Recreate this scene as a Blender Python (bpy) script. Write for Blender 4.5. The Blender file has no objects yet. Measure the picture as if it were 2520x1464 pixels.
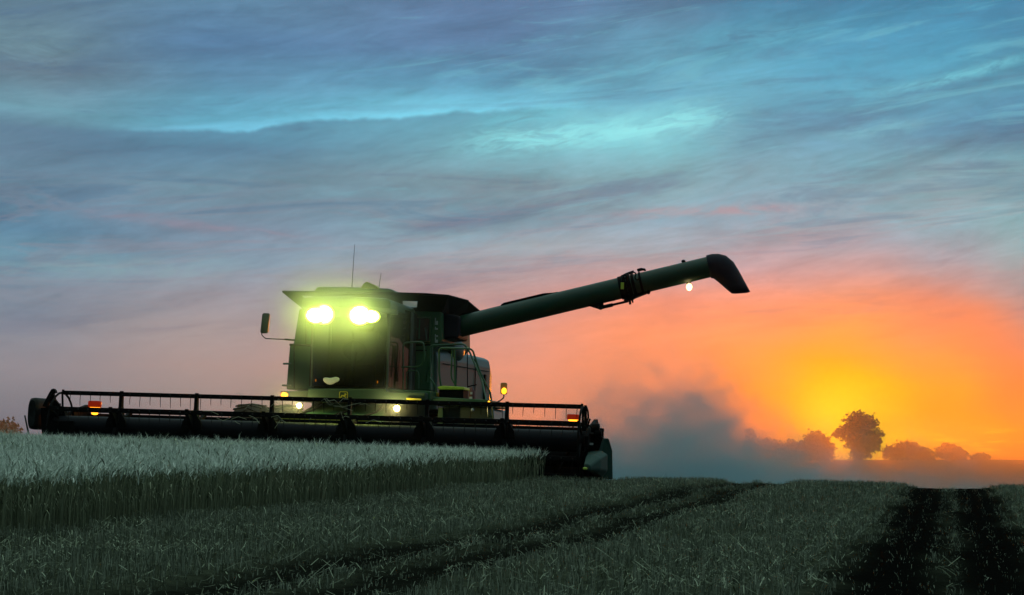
import bpy, math, random
import numpy as np
from mathutils import Vector, Matrix
R = math.radians
random.seed(7); rng = np.random.default_rng(7)
sc = bpy.context.scene
BANK = .0042                                  # density of the dust lying in the valley
VEG, DUST, HAZE, HALO, WORK_W = 1.0, True, 0.0001, .55, 60     # amounts of crop, dust, haze, lamp power
# ---------------------------------------------------------------- camera
EYE = 0.70                      # eye height above the datum
FPX = 4500.0; W0, H0 = 2520.0, 1464.0; HOR = 1131.0
PITCH = math.atan((HOR - H0/2)/FPX)
cam_d = bpy.data.cameras.new('camera'); cam = bpy.data.objects.new('camera', cam_d)
sc.collection.objects.link(cam); sc.camera = cam
cam_d.sensor_width = 36; cam_d.lens = 36*FPX/W0; cam_d.clip_start = 0.1; cam_d.clip_end = 20000
cam.location = (0, 0, EYE); cam.rotation_euler = (R(90)+PITCH, 0, 0)
def ray(px, py):
    u = (px-W0/2)/FPX; v = (H0/2-py)/FPX
    c, s = math.cos(PITCH), math.sin(PITCH)
    return Vector((u, c - v*s, s + v*c))
def elev(px, py):
    d = ray(px, py); return math.atan2(d.z, math.hypot(d.x, d.y))
def azim(px): return math.atan((px-W0/2)/FPX)
def lin(c):
    return tuple(((v/255)/12.92 if v/255 <= .04045 else ((v/255+.055)/1.055)**2.4) for v in c)

# ---------------------------------------------------------------- render settings
sc.view_settings.view_transform = 'Standard'; sc.view_settings.look = 'None'
sc.view_settings.exposure = 0.0; sc.view_settings.gamma = 1.0
cy = sc.cycles
sc.render.engine = 'CYCLES'
cy.use_denoising = True; cy.max_bounces = 6; cy.diffuse_bounces = 2; cy.glossy_bounces = 3
cy.transparent_max_bounces = 12; cy.transmission_bounces = 4; cy.volume_bounces = 1
cy.volume_step_rate = 1.0; cy.volume_max_steps = 128
cy.sample_clamp_indirect = 6.0

# ---------------------------------------------------------------- node expressions
class N:
    """a tiny wrapper so sky formulas can be written as arithmetic"""
    nt = None
    def __init__(s, sock): s.s = sock
    @staticmethod
    def m(op, *a, clamp=False):
        n = N.nt.nodes.new('ShaderNodeMath'); n.operation = op; n.use_clamp = clamp
        for i, v in enumerate(a):
            if isinstance(v, N): N.nt.links.new(v.s, n.inputs[i])
            else: n.inputs[i].default_value = float(v)
        return N(n.outputs[0])
    def __add__(s, o): return N.m('ADD', s, o)
    __radd__ = __add__
    def __sub__(s, o): return N.m('SUBTRACT', s, o)
    def __rsub__(s, o): return N.m('SUBTRACT', o, s)
    def __mul__(s, o): return N.m('MULTIPLY', s, o)
    __rmul__ = __mul__
    def __truediv__(s, o): return N.m('DIVIDE', s, o)
def sstep(x, a, b):
    n = N.nt.nodes.new('ShaderNodeMapRange'); n.interpolation_type = 'SMOOTHSTEP'
    N.nt.links.new(x.s, n.inputs['Value'])
    n.inputs['From Min'].default_value = a; n.inputs['From Max'].default_value = b
    return N(n.outputs[0])
def gauss(x, c, w):
    d = (x - c)/w
    return N.m('EXPONENT', (d*d)*-1.0)
def vec(x, y, z=0.0):
    n = N.nt.nodes.new('ShaderNodeCombineXYZ')
    for i, v in enumerate((x, y, z)):
        if isinstance(v, N): N.nt.links.new(v.s, n.inputs[i])
        else: n.inputs[i].default_value = v
    return n.outputs[0]
def noise(v, scale=1.0, detail=5.0, rough=.55, dist=0.0):
    n = N.nt.nodes.new('ShaderNodeTexNoise'); N.nt.links.new(v, n.inputs['Vector'])
    n.inputs['Scale'].default_value = scale; n.inputs['Detail'].default_value = detail
    n.inputs['Roughness'].default_value = rough; n.inputs['Distortion'].default_value = dist
    return N(n.outputs[0])
def mixc(a, b, f, mode='MIX'):
    n = N.nt.nodes.new('ShaderNodeMix'); n.data_type = 'RGBA'; n.blend_type = mode
    for k, v in ((6, a), (7, b)):
        if isinstance(v, tuple): n.inputs[k].default_value = (*v, 1)
        else: N.nt.links.new(v, n.inputs[k])
    if isinstance(f, N): N.nt.links.new(f.s, n.inputs[0])
    else: n.inputs[0].default_value = f
    return n.outputs[2]

# ---------------------------------------------------------------- world: dusk sky, cloud deck, afterglow
SUN_AZ = azim(2085); SUN_EL = R(0.7)
world = bpy.data.worlds.new('World'); sc.world = world; world.use_nodes = True
nt = world.node_tree; nt.nodes.clear(); N.nt = nt
tc = nt.nodes.new('ShaderNodeTexCoord')
sp = nt.nodes.new('ShaderNodeSeparateXYZ'); nt.links.new(tc.outputs['Generated'], sp.inputs[0])
X, Y, Z = (N(sp.outputs[i]) for i in range(3))
az = N.m('ARCTAN2', X, Y); el = N.m('ARCSINE', Z)
elc = N.m('MAXIMUM', el, 0.0)
w1 = noise(vec(az*5, el*22, 1.7), 1, 5, .5) - .5
w2 = noise(vec(az*4, el*18, 9.1), 1, 5, .5) - .5
azw = az + w1*0.06
elw = N.m('MAXIMUM', elc + w2*(elc*0.22 + 0.004), 0.0)
t = elw/(elw + 0.25)
cols = [
 (40,  [(1131,(100,112,128)),(1060,(106,116,132)),(980,(126,130,140)),(900,(144,142,150)),(800,(138,144,156)),(700,(123,143,161)),(640,(111,151,171)),(560,(97,137,163)),(450,(104,134,154)),(330,(98,128,150)),(280,(108,150,166)),(200,(105,126,143)),(110,(109,138,151)),(0,(103,132,151))]),
 (550, [(1131,(118,116,120)),(1060,(126,124,128)),(980,(150,144,144)),(900,(168,152,150)),(800,(164,156,158)),(700,(145,151,163)),(640,(125,151,169)),(560,(119,143,163)),(450,(112,146,162)),(360,(92,132,156)),(300,(98,160,184)),(200,(95,138,167)),(100,(91,128,163)),(0,(97,134,163))]),
 (1200,[(1131,(110,110,112)),(1060,(128,120,118)),(980,(170,142,132)),(900,(206,152,138)),(800,(196,152,146)),(700,(167,157,163)),(620,(137,163,177)),(540,(113,157,175)),(450,(118,152,164)),(370,(112,168,182)),(280,(104,174,192)),(200,(93,146,175)),(100,(93,124,159)),(0,(93,120,153))]),
 (1640,[(1131,(150,110,90)),(1060,(170,120,100)),(980,(196,134,108)),(900,(232,150,116)),(820,(244,154,118)),(740,(226,150,132)),(680,(191,155,155)),(600,(143,163,175)),(520,(119,161,179)),(430,(126,172,184)),(340,(122,190,202)),(260,(98,158,182)),(150,(101,156,181)),(60,(95,134,163)),(0,(89,118,153))]),
 (1850,[(1131,(240,120,50)),(1040,(250,136,62)),(960,(252,150,74)),(860,(254,160,100)),(780,(246,158,120)),(710,(215,151,137)),(650,(175,153,159)),(590,(143,159,173)),(500,(117,163,181)),(400,(120,168,184)),(300,(104,160,182)),(200,(99,164,187)),(100,(89,152,181)),(0,(85,140,173))]),
 (2085,[(1131,(255,170,25)),(1075,(255,196,30)),(1010,(255,212,36)),(950,(255,190,48)),(880,(255,166,66)),(810,(255,164,96)),(740,(236,156,120)),(670,(187,151,149)),(600,(141,157,171)),(500,(115,165,181)),(400,(108,164,182)),(300,(96,148,176)),(200,(91,156,181)),(100,(81,146,177)),(0,(79,136,169))]),
 (2330,[(1131,(255,140,36)),(1060,(255,150,42)),(960,(255,158,68)),(880,(252,156,92)),(800,(226,150,118)),(720,(175,149,147)),(640,(143,157,169)),(540,(119,165,179)),(440,(118,164,176)),(330,(90,146,174)),(230,(89,150,175)),(120,(79,146,175)),(0,(75,134,167))]),
 (2500,[(1131,(250,122,48)),(1060,(250,126,60)),(980,(232,126,78)),(900,(200,132,100)),(820,(172,138,128)),(720,(141,147,153)),(620,(121,161,169)),(500,(113,167,177)),(400,(108,158,172)),(300,(78,134,166)),(180,(89,150,173)),(80,(73,132,163)),(0,(71,128,161))]),
]
def ramp(fac, stops):
    n = nt.nodes.new('ShaderNodeValToRGB'); cr = n.color_ramp; cr.interpolation = 'EASE' if False else 'LINEAR'
    nt.links.new(fac.s, n.inputs[0])
    while len(cr.elements) > 1: cr.elements.remove(cr.elements[-1])
    cr.elements[0].position = stops[0][0]; cr.elements[0].color = (*stops[0][1], 1)
    for p, c in stops[1:]:
        e = cr.elements.new(p); e.color = (*c, 1)
    return n.outputs[0]
ZEN = [(.60, lin((104,148,164))), (.70, lin((184,220,216))), (.86, lin((198,226,220)))]
def tt(px, py): e = max(elev(px, py), 0); return e/(e+.25)
out = None; prev = None
for px, st in cols:
    s = [(tt(px, py), lin(c)) for py, c in st] + ZEN
    s[0] = (0.0, s[0][1])
    r = ramp(t, s)
    out = r if out is None else mixc(out, r, sstep(azw, prev, azim(px)))
    prev = azim(px)
# sky outside this view: glow fades round the horizon, the east behind the viewer is dim
side = ramp(t, [(0, lin((112,112,120))), (.2, lin((104,122,138))), (.5, lin((92,126,146)))] + ZEN[1:])
back = ramp(t, [(0, lin((26,38,46))), (.3, lin((34,52,60))), (.55, lin((44,66,70))), (.66, lin((84,110,112))), (.86, lin((198,226,220)))])
aaz = N.m('ABSOLUTE', az)
out = mixc(out, side, sstep(aaz, .32, .75))
out = mixc(out, back, sstep(aaz, .9, 1.9))
# cloud modulation: long soft bands seen edge-on, finer towards the horizon
shear = el - az*0.10
n1 = noise(vec(az*4.2, shear*26, 3.3), 1, 9, .62, .5)
n2 = noise(vec(az*15, (el - az*0.16)*64, 5.2), 1, 8, .66, .8)
n3 = noise(vec(az*55, (el - az*0.20)*190, 8.4), 1, 6, .65, .8)
hi = sstep(el, .03, .12)
mod = 1.04 + (n1-.5)*1.15*hi + (n2-.5)*0.80*(hi*.85+.06) + (n3-.5)*0.34*(hi*.8+.12)
mc = nt.nodes.new('ShaderNodeVectorMath'); mc.operation = 'SCALE'
nt.links.new(out, mc.inputs[0]); nt.links.new(mod.s, mc.inputs['Scale'])
out = mc.outputs[0]
def addc(base, col, f): return mixc(base, col, f, 'ADD')
# dark slate cloud bodies
dk = sstep(n1, .44, .30)*hi
out = mixc(out, lin((84,112,148)), dk*.45)
# thin broken layers: paler gaps and slate bands, edges sharper than the haze behind them
la_ = noise(vec(az*8, (el - az*.13)*74, 11.3), 1, 9, .64, 1.0)
lb_ = noise(vec(az*6, (el - az*.05)*60, 17.9), 1, 9, .64, 1.0)
env = sstep(el, .085, .15)
out = mixc(out, lin((124,196,210)), sstep(la_, .53, .66)*env*sstep(az, azim(300), azim(1500))*.38)
out = mixc(out, lin((84,112,142)), sstep(lb_, .50, .68)*sstep(el, .06, .14)*.38)
out = mixc(out, lin((190,150,150)), sstep(lb_, .50, .56)*sstep(lb_, .62, .56)*gauss(el, .115, .03)*.14)
# the long bright gap above the dark cloud bank, sharp on its lower edge
fw = (noise(vec(az*22, el*8, 2.0), 1, 4, .6) - .5)
fw2 = noise(vec(az*90, el*60, 7.0), 1, 5, .62) - .5
lc = elev(430, 320) + sstep(az, azim(560), azim(790))*(elev(790, 291)-elev(430, 320)) + sstep(az, azim(760), azim(1420))*(elev(1420, 262)-elev(790, 291)) + fw*.006 + fw2*.0045
d = el - lc
bank = N.m('EXPONENT', N.m('MAXIMUM', d, 0.0)*-85.0)*sstep(d, -.0025, .0012)*sstep(az, azim(150), azim(760))*(1.0-sstep(az, azim(1330), azim(1560)))
out = addc(out, lin((88,150,168)), bank*(.38 + n2*.7))
under = N.m('EXPONENT', N.m('MINIMUM', d, 0.0)*45.0)*(1.0-sstep(d, -.002, .001))*sstep(az, azim(-100), azim(300))*(1.0-sstep(az, azim(1150), azim(1500)))
out = mixc(out, lin((86,118,146)), under*.42)
# white-cyan streaks right of it
def streak(px0, py0, px1, py1, w, a, col=(150,235,240), k=8):
    global out
    a0, a1 = azim(px0), azim(px1); e0, e1 = elev(px0, py0), elev(px1, py1)
    sl = (e1-e0)/(a1-a0); mid = (a0+a1)/2; hw = (a1-a0)/2
    wp = noise(vec(az*k*3, el*40, px0*.01), 1, 5, .65) - .5
    dd = el - (e0 - sl*a0) - az*sl + wp*w*2.6
    g = gauss(dd, 0, w)*N.m('EXPONENT', N.m('POWER', N.m('ABSOLUTE', (az-mid)/hw), 3.0)*-1.0)
    tex = sstep(noise(vec(az*38, (el - az*(sl+.06))*150, px1*.01), 1, 8, .66, 1.2), .36, .60)
    out = mixc(out, lin(col), g*(tex*.8+.2)*a)
streak(1150, 352, 1600, 312, .0080, .85)
streak(1400, 338, 1790, 280, .0075, 1.0)
streak(1540, 318, 1760, 300, .010, .22)
streak(1180, 300, 1420, 262, .0048, .55, (120,208,222))
streak(1290, 268, 1500, 290, .009, .40, (130,205,220))
streak(1640, 330, 1840, 338, .007, .35, (140,205,215))
streak(2160, 236, 2560, 140, .0032, .8, (124,206,220))
streak(2200, 185, 2480, 120, .005, .4, (104,186,212))
streak(1900, 150, 2330, 165, .006, .35, (100,184,212))
streak(1880, 250, 2240, 200, .004, .4, (110,190,214))
streak(1640, 105, 2100, 75, .006, .34, (110,190,215))
streak(1420, 190, 1760, 150, .006, .30, (112,190,214))
streak(2040, 335, 2300, 300, .0035, .45, (134,204,214))
streak(-60, 90, 160, 130, .009, .45, (128,165,180))
streak(-50, 655, 620, 668, .006, .45, (138,172,178))
streak(1540, 525, 2000, 508, .0028, .55, (186,150,156))
streak(180, 515, 780, 590, .003, .40, (160,140,156))
streak(1000, 640, 1500, 590, .005, .3, (160,176,178))
# broken fire-lit cloud just over the western tree line
lowc = sstep(noise(vec(az*34, el*420, 4.4), 1, 5, .6), .50, .66)*gauss(el, .0085, .0075)*sstep(az, azim(1930), azim(2020))*(1.0-sstep(az, azim(2440), azim(2560)))
out = mixc(out, lin((255,216,20)), lowc*.75)
# the hottest part of the afterglow, low over the place where the sun went down
core_ = gauss(az, azim(2080), .026)*gauss(el, elev(2080, 1105), .016) + gauss(az, azim(2075), .030)*gauss(el, elev(2075, 985), .020)*.30 + gauss(az, azim(2260), .030)*gauss(el, elev(2260, 1095), .008)*.35
cv = nt.nodes.new('ShaderNodeVectorMath'); cv.operation = 'SCALE'; cv.inputs[0].default_value = (1.0, .72, .02)
nt.links.new((core_*.75).s, cv.inputs['Scale'])
ca = nt.nodes.new('ShaderNodeVectorMath'); ca.operation = 'ADD'; nt.links.new(out, ca.inputs[0]); nt.links.new(cv.outputs[0], ca.inputs[1]); out = ca.outputs[0]
# smoky veil: faint darker arches across the glow
arc = N.m('SQRT', N.m('POWER', (az - azim(2100))*1.0, 2.0) + N.m('POWER', (el - elev(2100, 1120))*1.12, 2.0))
veil = gauss(arc + w1*.05, .095, .014)*sstep(el, .008, .03)*sstep(az, azim(2080), azim(2300))
out = mixc(out, lin((240,120,72)), veil*.32)
hs_ = nt.nodes.new('ShaderNodeHueSaturation'); hs_.inputs['Saturation'].default_value = 1.04; hs_.inputs['Value'].default_value = .97
nt.links.new(out, hs_.inputs['Color']); out = hs_.outputs[0]
sky = nt.nodes.new('ShaderNodeTexSky'); sky.sky_type = 'NISHITA'; sky.sun_disc = False
sky.sun_elevation = SUN_EL; sky.sun_rotation = SUN_AZ; sky.dust_density = 3.0
bg1 = nt.nodes.new('ShaderNodeBackground'); bg1.inputs['Strength'].default_value = 0.003
nt.links.new(sky.outputs[0], bg1.inputs[0])
bg2 = nt.nodes.new('ShaderNodeBackground'); nt.links.new(out, bg2.inputs[0]); bg2.inputs['Strength'].default_value = 1.0
ad = nt.nodes.new('ShaderNodeAddShader'); nt.links.new(bg1.outputs[0], ad.inputs[0]); nt.links.new(bg2.outputs[0], ad.inputs[1])
wo = nt.nodes.new('ShaderNodeOutputWorld'); nt.links.new(ad.outputs[0], wo.inputs[0])
world.cycles.sampling_method = 'MANUAL'; world.cycles.sample_map_resolution = 1024

sun_d = bpy.data.lights.new('sun', 'SUN'); sun_d.energy = 0.95; sun_d.angle = R(2); sun_d.color = (1, .27, .02)
sun = bpy.data.objects.new('sun', sun_d); sc.collection.objects.link(sun)
sd = Vector((math.sin(SUN_AZ)*math.cos(SUN_EL), math.cos(SUN_AZ)*math.cos(SUN_EL), math.sin(SUN_EL)))
sun.rotation_euler = (-sd).to_track_quat('-Z', 'Y').to_euler()

# ---------------------------------------------------------------- materials
def mat(name, col, rough=.6, metal=0.0, nz=0.0, nscale=8.0, col2=None, coat=0.0, emit=None, es=0.0, bump=0.0, trans=0.0):
    m = bpy.data.materials.new(name); m.use_nodes = True; t_ = m.node_tree; b = t_.nodes['Principled BSDF']
    b.inputs['Base Color'].default_value = (*col, 1); b.inputs['Roughness'].default_value = rough
    b.inputs['Metallic'].default_value = metal; b.inputs['Coat Weight'].default_value = coat
    b.inputs['Coat Roughness'].default_value = .15
    if nz > 0 or bump > 0:
        c = t_.nodes.new('ShaderNodeTexCoord'); n = t_.nodes.new('ShaderNodeTexNoise')
        n.inputs['Scale'].default_value = nscale; n.inputs['Detail'].default_value = 8; n.inputs['Roughness'].default_value = .65
        t_.links.new(c.outputs['Object'], n.inputs['Vector'])
        if nz > 0:
            r = t_.nodes.new('ShaderNodeMapRange'); r.inputs['From Min'].default_value = .35; r.inputs['From Max'].default_value = .7
            r.inputs['To Max'].default_value = nz
            t_.links.new(n.outputs[0], r.inputs['Value'])
            x = t_.nodes.new('ShaderNodeMix'); x.data_type = 'RGBA'
            x.inputs[6].default_value = (*col, 1); x.inputs[7].default_value = (*(col2 or tuple(v*.5 for v in col)), 1)
            t_.links.new(r.outputs[0], x.inputs[0]); t_.links.new(x.outputs[2], b.inputs['Base Color'])
            r2 = t_.nodes.new('ShaderNodeMapRange'); r2.inputs['To Min'].default_value = rough; r2.inputs['To Max'].default_value = min(1, rough+.35*nz)
            t_.links.new(n.outputs[0], r2.inputs['Value']); t_.links.new(r2.outputs[0], b.inputs['Roughness'])
        if bump > 0:
            bp = t_.nodes.new('ShaderNodeBump'); bp.inputs['Strength'].default_value = bump; bp.inputs['Distance'].default_value = .02
            t_.links.new(n.outputs[0], bp.inputs['Height']); t_.links.new(bp.outputs[0], b.inputs['Normal'])
    if emit:
        b.inputs['Emission Color'].default_value = (*emit, 1); b.inputs['Emission Strength'].default_value = es
    if trans: b.inputs['Transmission Weight'].default_value = trans
    return m
M = {}
M['green'] = mat('green_paint', (.018,.085,.028), .34, 0, .55, 3.0, (.05,.085,.055), .3)
M['green_dusty'] = mat('dusty_green_paint', (.018,.095,.030), .5, 0, .8, 2.2, (.045,.085,.05), .1)
M['green_side'] = mat('side_panel_paint', (.055,.095,.075), .42, 0, .6, 1.6, (.08,.10,.085), .15)
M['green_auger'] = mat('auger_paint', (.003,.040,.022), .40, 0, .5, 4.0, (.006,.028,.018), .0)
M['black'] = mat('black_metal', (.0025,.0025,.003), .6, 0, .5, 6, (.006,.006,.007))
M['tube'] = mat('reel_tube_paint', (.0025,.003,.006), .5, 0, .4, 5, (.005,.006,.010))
M['rubber'] = mat('tyre_rubber', (.028,.025,.022), .85, 0, .8, 7, (.12,.085,.06))
M['plastic'] = mat('black_plastic', (.008,.009,.009), .5, 0, .4, 9, (.03,.03,.03))
M['extension'] = mat('tank_extension_rubber', (.014,.015,.013), .6, 0, .6, 3, (.03,.03,.024))
M['roof'] = mat('roof_paint', (.03,.075,.03), .4, 0, .5, 4, (.06,.08,.05), .2)
M['visor'] = mat('visor_plastic', (.14,.17,.13), .45, 0, .3, 6)
M['yellow'] = mat('yellow_paint', (.45,.42,.03), .5, 0, .3, 10)
M['sticker'] = mat('yellow_sticker', (.42,.55,.05), .5)
M['white'] = mat('white_decal', (.42,.46,.46), .6, 0, .4, 30)
M['mirror'] = mat('mirror_back', (.05,.065,.055), .4, 0, .3, 8)
M['mirror_glass'] = mat('mirror_glass', (.6,.6,.6), .05, 1)
M['spout'] = mat('spout_rubber', (.010,.011,.020), .5, 0, .5, 5, (.02,.02,.03))
M['interior'] = mat('cab_interior', (.02,.017,.013), .7, 0, .5, 5)
M['cloth'] = mat('pale_cloth', (.50,.54,.54), .9, 0, .3, 12, bump=.6)
M['steel'] = mat('worn_steel', (.16,.17,.17), .4, .7, .5, 12)
M['red_ext'] = mat('red_bottle', (.12,.03,.03), .4)
M['red_lens'] = mat('red_lens', (.30,.02,.01), .25, emit=(1,.05,.005), es=.16)
M['reflector_or_bloom'] = mat('lamp_bloom_ring', (.8,.9,.4), .3, emit=(.78,1,.10), es=2.2)  # emissive ring added round the work light lenses to imitate their bloom fringe
M['straw_bit'] = mat('caught_straw', (.40,.40,.26), .8)
M['vent'] = mat('vent_screen', (.05,.028,.024), .7, 0, .5, 20)
M['divider'] = mat('divider_plastic', (.004,.040,.028), .65, 0, .5, 4, (.012,.045,.036))
M['marker_bulb'] = mat('marker_bulb_lit', (.8,.3,.05), .3, emit=(1,.30,.012), es=5)
M['ledge'] = mat('ledge_paint', (.012,.045,.02), .5, 0, .5, 5, (.02,.04,.02))
M['amber_off'] = mat('amber_housing', (.30,.16,.05), .4, emit=(1,.4,.05), es=.05)
M['amber'] = mat('amber_lens_lit', (.8,.4,.05), .3, emit=(1,.36,.012), es=3.2)
M['amber_hot'] = mat('amber_lens_bright', (.8,.4,.05), .3, emit=(1,.17,.006), es=4.2)
M['headlight'] = mat('headlight_lens_lit', (.9,.9,.7), .3, emit=(1,.70,.16), es=3.6)
M['worklight'] = mat('work_light_lens_lit', (.9,.9,.8), .3, emit=(.80,1,.36), es=40)
M['bulb'] = mat('auger_lamp_lens_lit', (.9,.9,.7), .3, emit=(1,.70,.26), es=4)
M['stake'] = mat('stake_wood', (.03,.028,.022), .9)
M['bark'] = mat('tree_bark', (.045,.035,.025), .9, 0, .5, 3)
M['leaf'] = mat('tree_leaves', (.045,.06,.025), .8, 0, .6, .6, (.03,.04,.02))
M['leaf_far'] = mat('far_hedge_leaves', (.05,.07,.05), .8)
def pane_mat():
    m = bpy.data.materials.new('tank_pane'); m.use_nodes = True; t_ = m.node_tree; t_.nodes.clear()
    o = t_.nodes.new('ShaderNodeOutputMaterial'); mx = t_.nodes.new('ShaderNodeMixShader'); mx.inputs[0].default_value = .30
    tr = t_.nodes.new('ShaderNodeBsdfTransparent'); df = t_.nodes.new('ShaderNodeBsdfTranslucent'); df.inputs[0].default_value = (.85,.9,.86,1)
    t_.links.new(tr.outputs[0], mx.inputs[1]); t_.links.new(df.outputs[0], mx.inputs[2]); t_.links.new(mx.outputs[0], o.inputs[0]); return m
def glass_mat():
    m = bpy.data.materials.new('cab_glass'); m.use_nodes = True; t_ = m.node_tree; t_.nodes.clear()
    o = t_.nodes.new('ShaderNodeOutputMaterial'); mx = t_.nodes.new('ShaderNodeMixShader')
    tr = t_.nodes.new('ShaderNodeBsdfTransparent'); tr.inputs[0].default_value = (.10,.085,.05,1)
    gl = t_.nodes.new('ShaderNodeBsdfGlossy'); gl.inputs['Roughness'].default_value = .06; gl.inputs[0].default_value = (.4,.4,.4,1)
    fr = t_.nodes.new('ShaderNodeFresnel'); fr.inputs[0].default_value = 1.5
    t_.links.new(fr.outputs[0], mx.inputs[0]); t_.links.new(tr.outputs[0], mx.inputs[1]); t_.links.new(gl.outputs[0], mx.inputs[2])
    t_.links.new(mx.outputs[0], o.inputs[0]); return m
M['glass'] = glass_mat(); M['pane'] = pane_mat()
for k_, q_ in (('black', .06), ('tube', .12), ('plastic', .1), ('extension', .1), ('rubber', .1), ('spout', .12), ('green_auger', .35)): M[k_].node_tree.nodes['Principled BSDF'].inputs['Specular IOR Level'].default_value = q_

# ---------------------------------------------------------------- mesh helpers
class MB:
    def __init__(s): s.v = []; s.f = []
    def add(s, vs, fs):
        b = len(s.v); s.v += [tuple(v) for v in vs]; s.f += [tuple(i+b for i in f) for f in fs]; return s
    def box(s, x0, x1, y0, y1, z0, z1):
        return s.add([(x0,y0,z0),(x1,y0,z0),(x1,y1,z0),(x0,y1,z0),(x0,y0,z1),(x1,y0,z1),(x1,y1,z1),(x0,y1,z1)],
                     [(0,3,2,1),(4,5,6,7),(0,1,5,4),(1,2,6,5),(2,3,7,6),(3,0,4,7)])
    def loft(s, A, B):
        """two matching rings (lists of 3-D points) closed into a solid"""
        n = len(A)
        return s.add(list(A)+list(B), [tuple(range(n))[::-1], tuple(range(n, 2*n))] + [(i, (i+1) % n, (i+1) % n+n, i+n) for i in range(n)])
    def prism(s, P, y0, y1): return s.loft([(x, y0, z) for x, z in P], [(x, y1, z) for x, z in P])
    def prism_x(s, P, x0, x1): return s.loft([(x0, y, z) for y, z in P], [(x1, y, z) for y, z in P])
    def rings(s, rs, cap=True):
        n = len(rs[0]); vs = [p for r in rs for p in r]; fs = []
        for k in range(len(rs)-1):
            for i in range(n):
                j = (i+1) % n; fs.append((k*n+i, k*n+j, (k+1)*n+j, (k+1)*n+i))
        if cap: fs += [tuple(range(n))[::-1], tuple(range((len(rs)-1)*n, len(rs)*n))]
        return s.add(vs, fs)
    def tube(s, path, r, n=8, cap=True):
        path = [Vector(p) for p in path]; rad = r if isinstance(r, (list, tuple)) else [r]*len(path)
        rs = []; up = None
        for i, p in enumerate(path):
            a = path[max(i-1, 0)]; b = path[min(i+1, len(path)-1)]; t_ = (b-a).normalized()
            if up is None: up = Vector((0, 0, 1)) if abs(t_.z) < .9 else Vector((0, 1, 0))
            u = t_.cross(up).normalized(); w = u.cross(t_).normalized(); up = w
            rs.append([p + (u*math.cos(2*math.pi*k/n) + w*math.sin(2*math.pi*k/n))*rad[i] for k in range(n)])
        return s.rings(rs, cap)
    def lathe_x(s, prof, cx, cy_, cz, n=32, cap=True):
        """profile [(x, radius)] turned about an axis parallel to X"""
        return s.rings([[(cx+x, cy_+r*math.cos(2*math.pi*k/n), cz+r*math.sin(2*math.pi*k/n)) for k in range(n)] for x, r in prof], cap)
    def ball(s, c, rx, ry, rz, n=12, m=8):
        rs = []
        for j in range(m+1):
            th = math.pi*(j+.02)/(m+.04); rs.append([(c[0]+rx*math.sin(th)*math.cos(2*math.pi*k/n), c[1]+ry*math.sin(th)*math.sin(2*math.pi*k/n), c[2]+rz*math.cos(th)) for k in range(n)])
        return s.rings(rs)
    def build(s, name, m, parent=None, smooth=False, bevel=0.0, solid=0.0, orient=True):
        me = bpy.data.meshes.new(name); me.from_pydata(s.v, [], s.f); me.validate()
        import bmesh
        bm = bmesh.new(); bm.from_mesh(me)
        if orient: bmesh.ops.recalc_face_normals(bm, faces=bm.faces)
        bm.to_mesh(me); bm.free()
        o = bpy.data.objects.new(name, me); sc.collection.objects.link(o); me.materials.append(m)
        if smooth:
            me.polygons.foreach_set('use_smooth', [True]*len(me.polygons))
            me.set_sharp_from_angle(angle=R(40))
        if bevel:
            bv = o.modifiers.new('bevel', 'BEVEL'); bv.width = bevel; bv.segments = 2; bv.limit_method = 'ANGLE'; bv.angle_limit = R(35)
        if solid:
            so = o.modifiers.new('thickness', 'SOLIDIFY'); so.thickness = solid; so.offset = 0
        if parent: o.parent = parent
        return o
def tag(o, label=None, cat=None, group=None, kind=None):
    if label: o['label'] = label
    if cat: o['category'] = cat
    if group: o['group'] = group
    if kind: o['kind'] = kind
    return o
def fillet(pts, r, n=4):
    """round the corners of an open 3-D polyline"""
    P = [Vector(p) for p in pts]; o = [P[0]]
    for i in range(1, len(P)-1):
        a = (P[i-1]-P[i]); b = (P[i+1]-P[i]); q = min(r, a.length*.45, b.length*.45)
        A = P[i]+a.normalized()*q; B = P[i]+b.normalized()*q
        for k in range(n+1):
            s_ = k/n; o.append(A*(1-s_)**2 + P[i]*2*s_*(1-s_) + B*s_*s_)
    o.append(P[-1]); return o
def rrect(x0, x1, z0, z1, r, n=4):
    o = []
    for cx, cz, a0 in ((x1-r, z1-r, 0), (x0+r, z1-r, 90), (x0+r, z0+r, 180), (x1-r, z0+r, 270)):
        for k in range(n+1):
            a = R(a0+90*k/n); o.append((cx+r*math.cos(a), cz+r*math.sin(a)))
    return o

# ---------------------------------------------------------------- terrain
AY = np.array([0, 4, 8, 12.15, 14.6, 18.8, 23.2, 28, 31, 34, 38, 45, 60, 100, 160, 250, 330, 400, 440, 700, 3000, 9000.])
AZ = np.array([-.70, -.68, -.645, -.60, -.575, -.505, -.385, -.298, -.290, -.40, -.62, -.95, -1.7, -3.4, -4.0, -3.0, -1.2, -.15, -.02, -3, -8, -30.])
def edge_x(Y_): return 0.40 - (28 - Y_)*0.24           # cut edge of the standing crop
RUTS = [(6.92, .33, .40, .038), (3.72, .33, .30, .035)]      # centre at Y=29, half spacing, half width, depth
def rut(x, Y_):
    w = np.zeros_like(x, dtype=float); dz = np.zeros_like(x, dtype=float)
    for i, (c, off, hw, dep) in enumerate(RUTS):
        cx = c - (29-Y_)*0.24 + .05*np.sin(Y_*.9+i) + .03*np.sin(Y_*2.7+2*i)
        for sg in (-1, 1):
            g = np.exp(-((x-(cx+sg*off))/(hw*(1+.22*np.sin(Y_*3.1+sg)*np.sin(Y_*1.3+i))))**4); fade = 1/(1+np.exp((Y_-60)/4))
            w = np.maximum(w, g*(1.0 if i == 0 else .85)*fade); dz -= dep*g*fade
    return w, dz
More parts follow.
